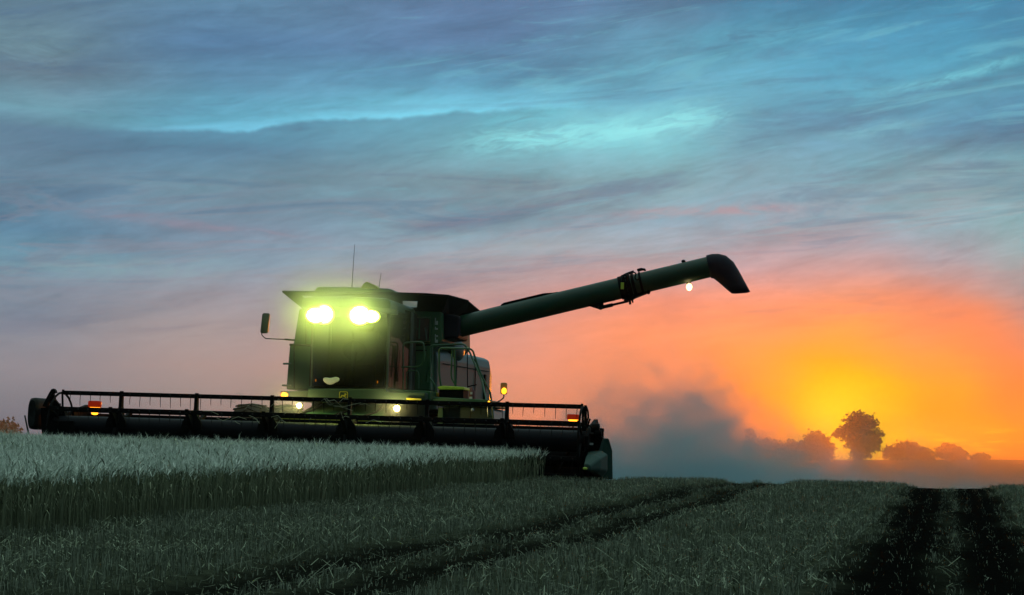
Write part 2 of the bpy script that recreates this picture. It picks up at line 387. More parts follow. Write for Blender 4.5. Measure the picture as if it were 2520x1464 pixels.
def ground_z(x, Y_, ruts=True):
    x = np.asarray(x, float); Y_ = np.asarray(Y_, float)
    a = np.interp(Y_, AY, AZ)
    for k in (1.5,):                                   # soften the table's kinks near the viewer
        a = (a + np.interp(Y_-k*(Y_ > 10), AY, AZ) + np.interp(Y_+k*(Y_ > 10), AY, AZ))/3
    s = np.clip((110-Y_)/70, 0, 1)
    z = EYE + a + np.where(x > 0, -.020*x, -.030*x)*s*np.clip(1-(np.abs(x)-14)/40, 0, 1)
    z += .012*np.sin(x*1.3+Y_*.7)*s + .008*np.sin(x*3.1-Y_*2.3)*s
    if ruts: z = z + rut(x, Y_)[1]
    return z
def gz(x, y): return float(ground_z(x, y))

def add_attr(me, name, arr):
    at = me.attributes.new(name, 'FLOAT', 'POINT'); at.data.foreach_set('value', np.asarray(arr, np.float32).ravel())
def grid_mesh(name, xs, ys):
    XX, YY = np.meshgrid(xs, ys); ZZ = ground_z(XX, YY)
    near = (YY < 45) & (np.abs(XX) < 14)
    ZZ = ZZ + np.where(near, rng.normal(0, .007, XX.shape), 0)
    nx, ny = len(xs), len(ys)
    v = np.stack([XX, YY, ZZ], -1).reshape(-1, 3)
    i = np.arange(nx*ny).reshape(ny, nx)
    f = np.stack([i[:-1, :-1], i[:-1, 1:], i[1:, 1:], i[1:, :-1]], -1).reshape(-1, 4)
    me = np_mesh(name, v, f)
    add_attr(me, 'rut', rut(XX, YY)[0].ravel())
    return me
def np_mesh(name, v, f4=None, f3=None):
    me = bpy.data.meshes.new(name)
    f4 = np.zeros((0, 4), int) if f4 is None else f4; f3 = np.zeros((0, 3), int) if f3 is None else f3
    me.vertices.add(len(v)); me.vertices.foreach_set('co', np.asarray(v, np.float32).ravel())
    nl = f4.size + f3.size; me.loops.add(nl); me.loops.foreach_set('vertex_index', np.concatenate([f4.ravel(), f3.ravel()]).astype(np.int32))
    tot = np.concatenate([np.full(len(f4), 4), np.full(len(f3), 3)]).astype(np.int32)
    st = np.concatenate([[0], np.cumsum(tot)[:-1]]).astype(np.int32)
    me.polygons.add(len(tot)); me.polygons.foreach_set('loop_start', st); me.polygons.foreach_set('loop_total', tot)
    me.update(calc_edges=True); return me
def link(name, me, m, parent=None, smooth=False):
    o = bpy.data.objects.new(name, me); sc.collection.objects.link(o)
    for q in (m if isinstance(m, (list, tuple)) else [m]): me.materials.append(q)
    if smooth: me.polygons.foreach_set('use_smooth', [True]*len(me.polygons))
    if parent: o.parent = parent
    return o
def soil_mat():
    m = mat('field_soil', (.028,.030,.020), .95); t_ = m.node_tree; b = t_.nodes['Principled BSDF']
    c = t_.nodes.new('ShaderNodeTexCoord'); n = t_.nodes.new('ShaderNodeTexNoise'); n.inputs['Scale'].default_value = 9; n.inputs['Detail'].default_value = 10
    n.inputs['Roughness'].default_value = .7; t_.links.new(c.outputs['Object'], n.inputs['Vector'])
    r = t_.nodes.new('ShaderNodeValToRGB'); r.color_ramp.elements[0].position = .3; r.color_ramp.elements[0].color = (.018,.020,.013,1)
    r.color_ramp.elements[1].position = .75; r.color_ramp.elements[1].color = (.075,.085,.055,1); t_.links.new(n.outputs[0], r.inputs[0])
    a = t_.nodes.new('ShaderNodeAttribute'); a.attribute_name = 'rut'
    x = t_.nodes.new('ShaderNodeMix'); x.data_type = 'RGBA'; x.inputs[7].default_value = (.004,.004,.0035,1)  # bare dark soil in the ruts, their shade painted in as near-black
    t_.links.new(a.outputs['Fac'], x.inputs[0]); t_.links.new(r.outputs[0], x.inputs[6]); t_.links.new(x.outputs[2], b.inputs['Base Color'])
    b.inputs['Specular IOR Level'].default_value = .0
    bp = t_.nodes.new('ShaderNodeBump'); bp.inputs['Strength'].default_value = .7; bp.inputs['Distance'].default_value = .03
    t_.links.new(n.outputs[0], bp.inputs['Height']); t_.links.new(bp.outputs[0], b.inputs['Normal']); return m
xs = np.concatenate([-np.geomspace(14, 620, 22)[::-1], np.arange(-13.9, 13.9, .1), np.geomspace(14, 620, 22)])
ys = np.concatenate([[-200, -50, -10, 0], np.arange(3, 40, .1), np.geomspace(40.3, 640, 80)])
tag(link('ground', grid_mesh('ground', xs, ys), soil_mat(), smooth=True), kind='structure')

# ---------------------------------------------------------------- combine frame
COMB = bpy.data.objects.new('combine_harvester', None); sc.collection.objects.link(COMB)
CY, CX = 28.9, -3.0
COMB.location = (CX, CY, EYE - .205); COMB.rotation_euler = (0, R(1.8), R(-8.5))
COMB.empty_display_size = .5
tag(COMB, 'green combine harvester with its headlights on cutting wheat, unloading auger swung out', 'combine harvester')
MW = Matrix.Translation(COMB.location) @ COMB.rotation_euler.to_matrix().to_4x4(); MI = MW.inverted()
def L(px, py, yl):
    """local point of the machine on the plane y = yl that is seen at photo pixel (px, py)"""
    o = MI @ Vector((0, 0, EYE)); d = MI.to_3x3() @ ray(px, py)
    k = (yl - o.y)/d.y; return o + d*k
def LX(px, py, yl): return L(px, py, yl).x
def LZ(px, py, yl): return L(px, py, yl).z
def XZ(pts, yl): return [(L(a, b, yl).x, L(a, b, yl).z) for a, b in pts]
# ================================================================ THE COMBINE
# ---- grain header (a part of the machine; its own pieces are sub-parts)
RC, RR, RY = .61, .53, -.30                       # reel: axis height, radius, axis y
ARM_X = [-4.22, -3.23, -1.99, -.76, .49, 1.72, 2.97, 4.14]
HX0, HX1 = -4.36, 4.34
b = MB()
b.box(HX0, HX1, .96, 1.04, .0, .78)               # back sheet
b.box(HX0, HX1, .93, 1.07, .78, .84)              # top beam
b.box(HX0, HX1, -.62, .96, -.02, .03)             # floor pan
for x in np.linspace(HX0+.1, HX1-.1, 14): b.box(x-.03, x+.03, 1.04, 1.12, .05, .76)
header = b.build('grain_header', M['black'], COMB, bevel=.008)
b = MB(); n = 26
for i in range(n):                                 # knife guards along the cutter bar
    x = HX0 + (HX1-HX0)*(i+.5)/n
    b.loft([(x-.02,-.62,-.01),(x+.02,-.62,-.01),(x+.02,-.62,.03),(x-.02,-.62,.03)], [(x-.004,-.78,.0),(x+.004,-.78,.0),(x+.004,-.78,.01),(x-.004,-.78,.01)])
b.box(HX0, HX1, -.66, -.622, .0, .035)
b.build('cutter_bar', M['steel'], header)
b = MB().tube([(HX0+.08, .45, .36), (HX1-.08, .45, .36)], .16, 20)
for k in range(220):                               # auger flighting, two hands
    x = HX0+.1+(HX1-HX0-.2)*k/219; sg = 1 if x < 0 else -1; a = sg*x*9
    b.add([(x-.012,.45+.15*math.cos(a),.36+.15*math.sin(a)),(x+.03,.45+.15*math.cos(a+.3*sg),.36+.15*math.sin(a+.3*sg)),
           (x+.03,.45+.28*math.cos(a+.3*sg),.36+.28*math.sin(a+.3*sg)),(x-.012,.45+.28*math.cos(a),.36+.28*math.sin(a))], [(0,1,2,3)])
b.build('header_auger', M['black'], header, smooth=True)
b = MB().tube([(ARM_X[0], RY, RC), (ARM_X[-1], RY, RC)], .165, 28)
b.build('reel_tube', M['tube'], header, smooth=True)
for ax in ARM_X[1:-1]:                             # reel spiders
    b = MB().tube([(ax-.03, RY, RC), (ax+.03, RY, RC)], .21, 18)
    for k in range(6):
        a = R(90+60*k); ca, sa = math.cos(a), math.sin(a); pa, pb = -sa, ca
        def q(r, w, dx): return [(ax+dx, RY+ca*r+pa*w, RC+sa*r+pb*w), (ax+dx, RY+ca*r-pa*w, RC+sa*r-pb*w)]
        A = q(.15, .12, -.026)+q(.15, .12, .026)[::-1]; Bq = q(.34, .045, -.026)+q(.34, .045, .026)[::-1]; Cq = q(RR+.01, .035, -.026)+q(RR+.01, .035, .026)[::-1]
        b.rings([A, Bq, Cq])
    for sg in (-1, 1):                             # gusset that flares out along the tube
        b.prism([(ax, RC+.30), (ax+sg*.035, RC+.30), (ax+sg*.15, RC+.12), (ax+sg*.17, RC+.0), (ax, RC)], RY-.20, RY-.165)
    b.build('reel_spider', M['black'], header)
tine_all = []
for k in range(6):
    a = R(90+60*k); by = RY+RR*math.cos(a); bz = RC+RR*math.sin(a)
    b = MB()
    for i in range(7):
        x0, x1 = ARM_X[i]+.03, ARM_X[i+1]-.03
        b.add(*(lambda P: ([(x0,)+p for p in P]+[(x1,)+p for p in P], [(0,1,2,3)[::-1],(4,5,6,7)]+[(j,(j+1)%4,(j+1)%4+4,j+4) for j in range(4)]))
              ([(by-.02,bz+.034),(by+.02,bz+.034),(by+.025,bz-.034),(by-.025,bz-.034)]))
        b.box(x0-.035, x0, by-.015, by+.015, bz-.03, bz+.05); b.box(x1, x1+.035, by-.015, by+.015, bz-.03, bz+.05)
    b.build('reel_bat', M['black'], header, bevel=.006)
    for x in np.arange(ARM_X[0]+.14, ARM_X[-1]-.08, .166):
        if min(abs(x-q) for q in ARM_X) < .035: continue
        ln = random.choice([.13, .17, .17, .20, .21]) + random.uniform(-.01, .01)
        tine_all.append((k, x, by, bz, ln))
order = {0: 0, 1: 2, 5: 3, 2: 1, 3: 4, 4: 5}
tine_all.sort(key=lambda q: order[q[0]])
def tine_mb(bm_, q):
    k, x, y, z, ln = q; j = random.uniform(-.006, .006)
    bm_.tube([(x, y, z+.01), (x+j, y-.004, z-ln*.6), (x+j*1.6, y+.012, z-ln)], [.0055, .0050, .0032], 5)
    bm_.tube([(x-.011, y-.024, z), (x+.011, y-.024, z)], .018, 6)
for q in tine_all[:100]:
    b = MB(); tine_mb(b, q); b.build('reel_tine', M['plastic'], header)
b = MB()
for q in tine_all[100:]: tine_mb(b, q)
tag(b.build('reel_tines', M['plastic'], header), kind='stuff')
# reel end rims and lift arms
for ex, sg in ((ARM_X[0], -1), (ARM_X[-1], 1)):
    b = MB(); nseg = 24
    b.tube([(ex, RY+(RR-.0)*math.cos(R(15*k)), RC+(RR-.0)*math.sin(R(15*k))) for k in range(nseg+1)], .018, 6)
    for k in range(6):
        a = R(90+60*k)
        b.tube([(ex, RY+.1*math.cos(a-.5), RC+.1*math.sin(a-.5)), (ex, RY+.33*math.cos(a-.12), RC+.33*math.sin(a-.12)), (ex, RY+RR*math.cos(a), RC+RR*math.sin(a))], .018, 6)
    b.tube([(ex-.05, RY, RC), (ex+.05, RY, RC)], .16, 16)
    b.build('reel_end_ring', M['black'], header)
    b = MB(); ax = ex+sg*.075
    b.prism_x([(RY-.10, RC-.08), (RY-.12, RC+.08), (RY+.02, RC+.16), (.95, .98), (1.05, .93), (1.05, .80), (RY+.25, RC-.02)], ax-.03, ax+.03)
    b.tube([(ax, RY+.25, RC-.10), (ax, .85, .30)], .03, 8); b.tube([(ax, RY+.1, RC-.02), (ax, RY+.45, RC-.2)], .02, 8)
    b.build('reel_arm', M['black'], header)
# left end: tall pivot bracket, rounded belt shield, stub legs
def PX(b_, pts, y0, y1): return b_.prism(XZ(pts, y0), y0, y1)
b = MB()
PX(b, [(104,1000),(113,981),(121,966),(126,958),(131,956),(135,960),(137,966),(131,968),(124,980),(117,992),(114,1002)], -.42, -.34)
PX(b, [(124,972),(132,970),(135,982),(141,990),(150,1002),(156,1008),(150,1018),(118,1018),(116,1000),(121,998),(125,990)], -.36, -.30)
PX(b, [(100,1004),(130,1000),(158,1008),(160,1022),(176,1030),(172,1058),(102,1052)], -.32, -.2)
b.build('reel_pivot_bracket', M['black'], header)
b = MB()
PX(b, [(103,1036),(118,1034),(116,1046),(112,1056),(112,1070),(103,1071),(102,1050)], -.55, -.35)
PX(b, [(117,1040),(140,1036),(136,1052),(131,1071),(124,1071),(122,1064),(118,1070),(114,1070),(116,1058),(121,1052)], -.6, -.4)
PX(b, [(128,1036),(180,1036),(182,1072),(134,1072),(133,1058)], -.5, 1.0)
b.build('end_sheet', M['black'], header)
q = XZ([(91.5, 1018)], -.2)[0]; sh = []
for yy, sc_ in ((-.42, .82), (-.38, .97), (-.30, 1.0), (.30, 1.0), (.38, .95)):
    sh.append([(q[0]+.078*sc_*(abs(math.cos(a))**.6)*(1 if math.cos(a) >= 0 else -1), yy, q[1]+.255*sc_*(abs(math.sin(a))**.7)*(1 if math.sin(a) >= 0 else -1)) for a in [2*math.pi*k/24 for k in range(24)]])
b = MB().rings(sh)
b.build('belt_shield', M['plastic'], header, smooth=True)
b = MB().tube([(q[0]+.03, 0, q[1]+.04), (HX0+.1, 0, q[1]+.04)], .05, 10).tube([(q[0]+.02, .1, q[1]+.2), (-4.4, .1, q[1]+.17)], .012, 6)
b.build('drive_shaft', M['black'], header)
# right end: drive gear, hoses, green crop divider
b = MB()
PX(b, [(1436,1042),(1447,1044),(1452,1050),(1457,1048),(1460,1044),(1466,1044),(1471,1052),(1472,1060),(1476,1072),(1484,1077),(1478,1092),(1474,1108),(1430,1110)], -.05, .12)
PX(b, [(1430,1056),(1450,1056),(1452,1110),(1432,1178),(1420,1178)], .0, .95)
b.build('end_sheet', M['black'], header)
b = MB()
c0 = L(1464, 1054, -.1)
b.tube([(c0.x-.05, c0.y, c0.z), (c0.x+.07, c0.y, c0.z)], .075, 16)
c1 = L(1472, 1066, -.1); b.tube([(c1.x-.04, c1.y-.05, c1.z), (c1.x+.06, c1.y-.05, c1.z)], .05, 12)
for P in ([(1441,999),(1437,1010),(1434,1025),(1436,1042)], [(1442,999),(1447,1012),(1448,1026),(1443,1044)], [(1452,1030),(1449,1040),(1445,1052)], [(1444,1046),(1452,1048),(1458,1055)], [(1473,1052),(1475,1047),(1472,1056)]):
    b.tube([L(x, y, -.18) for x, y in P], .014, 6)
b.build('reel_drive', M['black'], header, smooth=True)
b = MB().tube([L(1441, 1048, -.16), L(1441, 997, -.16)], .022, 6)
b.build('reel_drive_post', M['black'], header)
cpane = L(1452, 1060, -.12); b = MB().box(cpane.x-.05, cpane.x+.06, cpane.y-.02, cpane.y, cpane.z-.05, cpane.z+.06); b.build('gear_cover', M['steel'], header, bevel=.01)
d2 = L(1455, 1093, -.1); b = MB().box(d2.x-.035, d2.x+.035, d2.y-.06, d2.y-.04, d2.z-.012, d2.z+.02); b.build('decal', M['white'], header)
def P3(pts): return [tuple(L(x, y, yl)) for x, y, yl in pts]
dv = bpy.data.objects
b = MB()                                           # upper shield: leaning plate with a returned edge
b.loft(P3([(1484,1078,-.05),(1498,1079,.0),(1507,1109,.15),(1508,1180,.2),(1470,1178,.0),(1474,1108,-.15)]), P3([(1484,1078,.75),(1496,1079,.8),(1503,1109,.9),(1504,1178,.9),(1470,1176,.8),(1474,1108,.8)]))
div = b.build('crop_divider', M['divider'], header, bevel=.02)
b = MB()                                           # snout: narrows forwards and down to its nose
b.rings([P3([(1444,1112,.3),(1480,1108,.3),(1496,1118,.3),(1496,1160,.3),(1482,1178,.3),(1464,1171,.3)]),
         P3([(1447,1112,-.25),(1480,1109,-.25),(1494,1119,-.25),(1493,1158,-.25),(1480,1175,-.25),(1455,1165,-.25)]),
         P3([(1441,1124,-.75),(1462,1120,-.75),(1478,1128,-.75),(1478,1156,-.75),(1468,1166,-.75),(1446,1158,-.75)]),
         P3([(1437,1142,-1.15),(1447,1141,-1.15),(1453,1147,-1.15),(1453,1156,-1.15),(1446,1159,-1.15),(1437,1154,-1.15)])])
b.build('divider_snout', M['divider'], header, bevel=.02)
b = MB().ball(L(1440, 1153, -1.22), .035, .02, .022); b.build('reflector_or_bloom', M['sticker'], header, smooth=True)
def marker(px0, px1, pyt, pyb, name='marker_lamp', yl=.80):
    """reel-height warning lamp: red housing, bulb lit in its lower half, on a stalk from the top beam"""
    a = L(px0, pyt, yl); c = L(px1, pyb, yl); xm = (a.x+c.x)/2; w = (c.x-a.x)/2; zt, zb = a.z, c.z; h = zt-zb
    b = MB(); rs = []
    for f, s_ in ((0, .86), (.04, .97), (.12, 1.0), (.42, .98), (.46, .9)):
        rs.append([(xm+w*s_*(1 if math.cos(t_) > 0 else -1)*abs(math.cos(t_))**.5, yl+.05*(1 if math.sin(t_) > 0 else -1)*abs(math.sin(t_))**.5, zt-h*f) for t_ in [2*math.pi*k/24+.01 for k in range(24)]])
    b.rings(rs); h_ = b.build(name, M['red_lens'], header, smooth=True)
    rs = []
    for f, s_ in ((.46, .80), (.58, .72), (.70, .62), (.84, .55), (.96, .45), (1.0, .2)):
        rs.append([(xm+.006+w*s_*math.cos(t_), yl+.045*s_*math.sin(t_)*1.1, zt-h*f) for t_ in [2*math.pi*k/20 for k in range(20)]])
    b = MB().rings(rs); b.build(name+'_bulb', M['marker_bulb'], header, smooth=True)
    b = MB().tube([(xm, yl, zb+.01), (xm, yl+.1, .80)], .015, 6); b.build('lamp_stalk', M['black'], header)
marker(218, 248, 986, 1021)
marker(1395, 1425, 1019, 1049)

b = MB()                                           # straw caught on the bats in front of the feeder
for k in range(34):
    x = random.uniform(-1.6, .9); k_ = random.choice([0, 0, 5, 1]); a = R(90+60*k_); y_ = RY+RR*math.cos(a)-.03; z_ = RC+RR*math.sin(a)+random.uniform(-.12, .03)
    l_ = random.uniform(.08, .3); d_ = random.choice([-1, 1])
    b.tube([(x, y_, z_), (x+d_*l_*.5, y_-.02, z_+random.uniform(-.05, .07)), (x+d_*l_, y_-.01, z_+random.uniform(-.12, .05))], .003, 4)
tag(b.build('caught_straw', M['straw_bit'], header), kind='stuff')

# ---- feeder house and front axle
b = MB()
b.loft([(-1.05,1.08,.06),(.55,1.08,.06),(.55,1.08,.74),(-1.05,1.08,.74)], [(-.9,3.2,.5),(.4,3.2,.5),(.4,3.2,1.2),(-.9,3.2,1.2)])
fh = b.build('feeder_house', M['green_dusty'], COMB, bevel=.02)
b = MB().box(-1.08, .60, 1.10, 1.22, .79, .875); b.build('feeder_beam', M['yellow'], fh, bevel=.01)  # yellow colour here stands in for lamp light falling on the beam
b = MB()
for x in (-.8, -.2, .3): b.tube([(x, 1.15, .9), (x+.1, 2.0, 1.02), (x+.15, 2.6, 1.2)], .018, 6)
b.build('hydraulic_hose', M['black'], fh)
b = MB().box(-2.3, 1.7, 3.85, 4.15, .35, .62); b.build('front_axle', M['green_dusty'], COMB, bevel=.02)
def wheel(cx, cy_, cz, r, w, name='front_wheel'):
    b = MB(); h = w/2
    b.lathe_x([(-h*.8, r*.62), (-h, r*.72), (-h*.96, r*.90), (-h*.80, r*.965), (0, r*.985), (h*.80, r*.965), (h*.96, r*.90), (h, r*.72), (h*.8, r*.62)], cx, cy_, cz, 48)
    nl = 26
    for k in range(nl):                             # chevron lugs
        for sg in (-1, 1):
            a0 = 2*math.pi*(k+(.5 if sg > 0 else 0))/nl; pts = []
            for u, da in ((.02, 0), (.95, .16)):
                for dw in (-.035, .035):
                    a = a0+da+dw
                    for rr in (r*.96, r*1.03 if u < .5 else r*.99): pts.append((cx+sg*h*u, cy_+rr*math.cos(a), cz+rr*math.sin(a)))
            b.loft([pts[0], pts[2], pts[3], pts[1]], [pts[4], pts[6], pts[7], pts[5]])
    ty = b.build(name, M['rubber'], COMB, smooth=True)
    b = MB().lathe_x([(-h*.55, .02), (-h*.6, r*.25), (-h*.3, r*.3), (-h*.4, r*.58), (-h*.82, r*.63), (h*.82, r*.63), (h*.4, r*.58), (h*.5, .02)], cx, cy_, cz, 32)
    b.build('rim', M['yellow'], ty, smooth=True)
for x in (-2.36, -1.72, 1.16, 1.72): wheel(x, 4.0, .46, .67, .54)
for x in (-1.5, .9): wheel(x, 8.4, .18, .5, .4, 'rear_wheel')

# ---- front wall of the tank / cab bulkhead and hull
b = MB()
FW = [(736,760),(1087,766),(1088,838),(1074,852),(1060,862),(1060,962),(704,958),(708,905),(713,848),(722,846)]
A = XZ(FW, 4.4); b.loft([(x, 4.4, z) for x, z in A], [(x, 7.4, z) for x, z in A])
tank = b.build('grain_tank', M['green_dusty'], COMB, bevel=.025)
def seam(pts, yl, r=.009, parent=tank, name='panel_seam', m='black'):
    b = MB().tube([L(x, y, yl) for x, y in pts], r, 5); return b.build(name, M[m], parent)
seam([(713,848),(768,850)], 4.39, .022); seam([(724,846),(724,956)], 4.39); seam([(753,770),(753,846)], 4.39)
seam([(981,848),(1060,849)], 4.39, .014); seam([(985,862),(1050,862)], 4.385, .010)
for P in ([(697,895),(716,895)], [(694,948),(716,949)]): seam(P, 4.3, .018, tank, 'side_step', 'green')
# vent / window panel with frame and stickers
w0 = L(1011, 783, 4.37); w1_ = L(1055, 837, 4.37)
b = MB().prism(rrect(w0.x, w1_.x, w1_.z, w0.z, .02), 4.34, 4.40); vent = b.build('tank_window', M['vent'], tank, bevel=.006)
b = MB().box((w0.x+w1_.x)/2-.01, (w0.x+w1_.x)/2+.012, 4.32, 4.338, w1_.z+.02, w0.z-.02).box(w0.x, (w0.x+w1_.x)/2, 4.322, 4.338, w0.z-.20, w0.z-.185)
b.build('window_bar', M['green_dusty'], vent)
b = MB()
f0 = L(1009, 781, 4.37); f1 = L(1057, 839, 4.37)
for x0, x1, z0, z1 in ((f0.x-.01,f1.x+.01,f0.z,f0.z+.018),(f0.x-.01,f1.x+.01,f1.z-.018,f1.z),(f0.x-.02,f0.x,f1.z,f0.z),(f1.x,f1.x+.02,f1.z,f0.z)): b.box(x0,x1,4.325,4.39,z0,z1)
b.build('window_frame', M['green'], vent)
p = L(1046, 806, 4.3); p2 = L(1050, 838, 4.3)
b = MB().tube([p, L(1048, 818, 4.3), p2], .012, 6); b.build('lever', M['green_side'], vent)
s0 = L(999, 776, 4.39); s1 = L(1010, 797, 4.39); b = MB().box(s0.x, s1.x, 4.388, 4.397, s1.z, s0.z); st = b.build('warning_sticker', M['sticker'], tank)
b = MB().box(s0.x+.015, s1.x-.015, 4.384, 4.3875, (s0.z+s1.z)/2-.006, (s0.z+s1.z)/2+.004).box(s0.x+.02, s1.x-.02, 4.384, 4.3875, s0.z-.05, s0.z-.02)
b.build('sticker_print', M['black'], st)
for ya, yb in ((782,799),(804,811),(822,828.5),(830,843)):
    a_ = L(1070.5, ya, 4.38); c_ = L(1077, yb, 4.38); b = MB()
    hgt = a_.z-c_.z; b.box(a_.x, a_.x+.014, 4.385, 4.396, c_.z, a_.z); b.box(a_.x+.02, c_.x, 4.385, 4.396, c_.z+hgt*.1, a_.z-hgt*.45); b.box(a_.x+.02, c_.x, 4.385, 4.396, c_.z, c_.z+hgt*.06+.004)
    b.build('number_decal', M['white'], tank)
# lower hull behind, engine bay side panels
b = MB()
hl = []
for yl, xr, zt, zb in ((4.7, .86, 2.24, .55), (6.6, 1.02, 2.30, .50), (8.6, 1.20, 2.30, .6), (9.1, 1.16, 2.15, .8)):
    xl = -1.45; r_ = .1
    P = [(xl, zb), (xr, zb), (xr+.04, zb+.4), (xr+.03, zt-.2), (xr, zt-.05), (xr-.1, zt), (xl+.1, zt), (xl, zt-.1)]
    hl.append([(x, yl, z) for x, z in P])
b.rings(hl); hull = b.build('hull', M['green_side'], COMB, bevel=.03)
hx = lambda yl: float(np.interp(yl, [4.7, 6.6, 8.6], [.86, 1.02, 1.20]))
b = MB()
for yl in (6.0, 7.4): b.tube([(hx(yl)+.035, yl, .75), (hx(yl)+.05, yl, 1.2), (hx(yl)+.045, yl, 2.06), (hx(yl)+.02, yl, 2.22)], .010, 5)
b.tube([(hx(5)+.052, 5.0, 2.0), (hx(8.4)+.052, 8.4, 2.02)], .008, 5); b.build('panel_seam', M['black'], hull)
b = MB().box(hx(8.2)+.03, hx(8.2)+.06, 8.1, 8.25, 1.25, 1.95); b.build('side_vent', M['black'], hull, bevel=.01)
b = MB(); c_ = L(1121, 862, 6.2); b.ball((c_.x, 6.2, c_.z), .165, .5, .22, 20, 10); b.build('air_intake', M['mirror'], COMB, smooth=True)
b = MB()                                           # straw chopper tail
b.prism_x([(9.05, 1.9), (9.9, 1.5), (10.1, .8), (9.6, .5), (9.05, .6)], -1.2, .95); b.build('straw_chopper', M['green_side'], COMB, bevel=.03)

# ---- tank extension funnel
P = lambda x, y, yl: tuple(L(x, y, yl))
f_tl, f_tr = P(695,717,4.0), P(1103,727,4.0)
tipr = P(1152,740,5.2); btr = P(1104,775,5.2); f_bl, f_br = P(748,760,4.45), P(1087,769,4.45)
bk_l = (f_tl[0]-.05, 7.2, f_tl[2]-.20); bk_r = (tipr[0]+.1, 7.2, tipr[2]-.20)
bb_l = (f_bl[0], 6.9, f_bl[2]); bb_r = (btr[0], 6.9, btr[2])
b = MB().add([f_tl, f_tr, tipr, bk_r, bk_l, f_bl, f_br, btr, bb_r, bb_l], [(1,2,7,6), (2,3,8,7), (3,4,9,8), (4,0,5,9)])
def fpt(s_, t_):
    a_ = Vector(f_tl).lerp(Vector(f_tr), s_); c_ = Vector(f_bl).lerp(Vector(f_br), s_); return a_.lerp(c_, t_)
SS = [0, .095, .165, .725, .82, 1]; TT = [0, .18, .34, .58, .74, 1]
for i in range(5):                                   # front panel with its two window openings
    for j in range(5):
        if (i == 1 and j in (1, 2)) or (i == 3 and j in (2, 3)): continue
        b.add([fpt(SS[i], TT[j]), fpt(SS[i+1], TT[j]), fpt(SS[i+1], TT[j+1]), fpt(SS[i], TT[j+1])], [(0, 3, 2, 1)])
ext = b.build('tank_extension', M['extension'], COMB, solid=.03)
b = MB().tube([f_tl, P(900,719,4.0), P(1050,723,4.0), f_tr, tipr], .016, 6); b.build('extension_rim', M['extension'], ext)
def skewpane(pts, yf, name='tank_pane'):
    front = [P(x, y, 4.0+.45*(y-724)/43-.07) for x, y, yl in pts]; b = MB().loft(front, [(x, y_+.02, z) for x, y_, z in front]); return b.build(name, M['pane'], ext, bevel=.004)
for s0, s1, t0, t1 in ((.725, .82, .34, .74), (.095, .165, .18, .58)):
    o_ = Vector((0, -.012, 0)); ring = [fpt(s0, t0), fpt(s1, t0), fpt(s1, t1), fpt(s0, t1)]
    MB().add([q_+o_ for q_ in ring], [(0, 3, 2, 1)]).build('tank_pane', M['pane'], ext)
b = MB(); b.prism([(x, z) for x, z in XZ([(773,724),(774,714),(778,707),(785,705),(860,706),(955,709.5),(968,713),(975,722),(975,730),(773,728)], 4.05)], 4.05, 6.3)
b.build('tank_cover', M['roof'], COMB, bevel=.04)
c_ = L(905, 703, 4.0); b = MB()
b.prism(XZ([(887,708),(893,699),(899,694),(904,693),(912,697),(920,700),(929,706),(930,710)], 3.95), 3.95, 4.25)
b.build('satellite_receiver', M['yellow'], COMB, bevel=.03)
for pts in ([(873,601),(869.5,650),(866,708)], [(938,672),(935,690),(932,712)]):
    b = MB().tube([L(x, y, 4.3) for x, y in pts], [.0035, .005, .008], 5); b.build('antenna', M['black'], COMB)

# ---- cab
xc, hw = -.265, .66
def bow(x, z, y0=2.32): return y0 + .34*((x-xc)/hw)**2 + (2.9-z)*.03
zb, zt = 1.45, 2.86
b = MB()
b.box(xc-hw-.02, xc+hw+.16, 4.05, 4.36, zb-.12, zt)                       # rear wall of the cab
b.box(xc-hw-.02, xc+hw+.10, 2.75, 4.05, zb-.12, zb)                       # floor
cab = b.build('cab', M['interior'], COMB, bevel=.02)
b = MB(); n = 16; vs = []; fs = []
for j in range(9):
    z = zb + (zt-zb)*j/8
    for i in range(n+1): x = xc-hw+2*hw*i/n; vs.append((x, bow(x, z), z))
for j in range(8):
    for i in range(n): q_ = j*(n+1)+i; fs.append((q_, q_+1, q_+n+2, q_+n+1))
b.add(vs, fs); b.build('windshield', M['glass'], cab, smooth=True, orient=False)
for sx in (-1, 1):
    x = xc+sx*hw; MB().tube([(x, bow(x, z)+.02, z) for z in (zb-.03, 2.0, zt)], .030, 8).build('cab_pillar', M['mirror'], cab, smooth=True)
    xe = xc + (hw+.15 if sx > 0 else -hw-.03); MB().tube([(xe, 3.9, zb), (xe, 3.9, zt)], .045, 8).build('cab_pillar', M['mirror'], cab, smooth=True)
x0, x1 = xc+hw+.03, xc+hw+.15
b = MB().add([(x0, 2.72, zb+.02), (x1, 3.85, zb+.02), (x1, 3.85, zt), (x0, 2.72, zt)], [(0,1,2,3)]); b.build('side_window', M['glass'], cab, orient=False)
b = MB().box(xc-hw-.06, xc-hw-.03, 2.74, 4.05, zb, zt); b.build('side_wall', M['interior'], cab)
b = MB().box(xc-.26, xc+.26, 3.35, 3.85, zb, zb+.42).box(xc-.25, xc+.25, 3.78, 3.95, zb+.4, zb+1.05).box(xc-.14, xc+.14, 3.80, 3.93, zb+1.06, zb+1.25)
b.build('seat', M['rubber'], cab, bevel=.05)
b = MB().tube([(xc, 2.85, zb), (xc, 3.02, zb+.62)], .045, 8).tube([(xc+.2*math.cos(R(15*k)), 3.0-.07*math.sin(R(15*k)), zb+.64+.18*math.sin(R(15*k))) for k in range(25)], .014, 6)
b.build('steering_wheel', M['plastic'], cab, smooth=True)
b = MB().box(xc+.34, xc+.5, 3.2, 3.8, zb, zb+.6).box(xc+.36, xc+.52, 3.1, 3.16, zb+.62, zb+.86); b.build('console', M['plastic'], cab, bevel=.02)
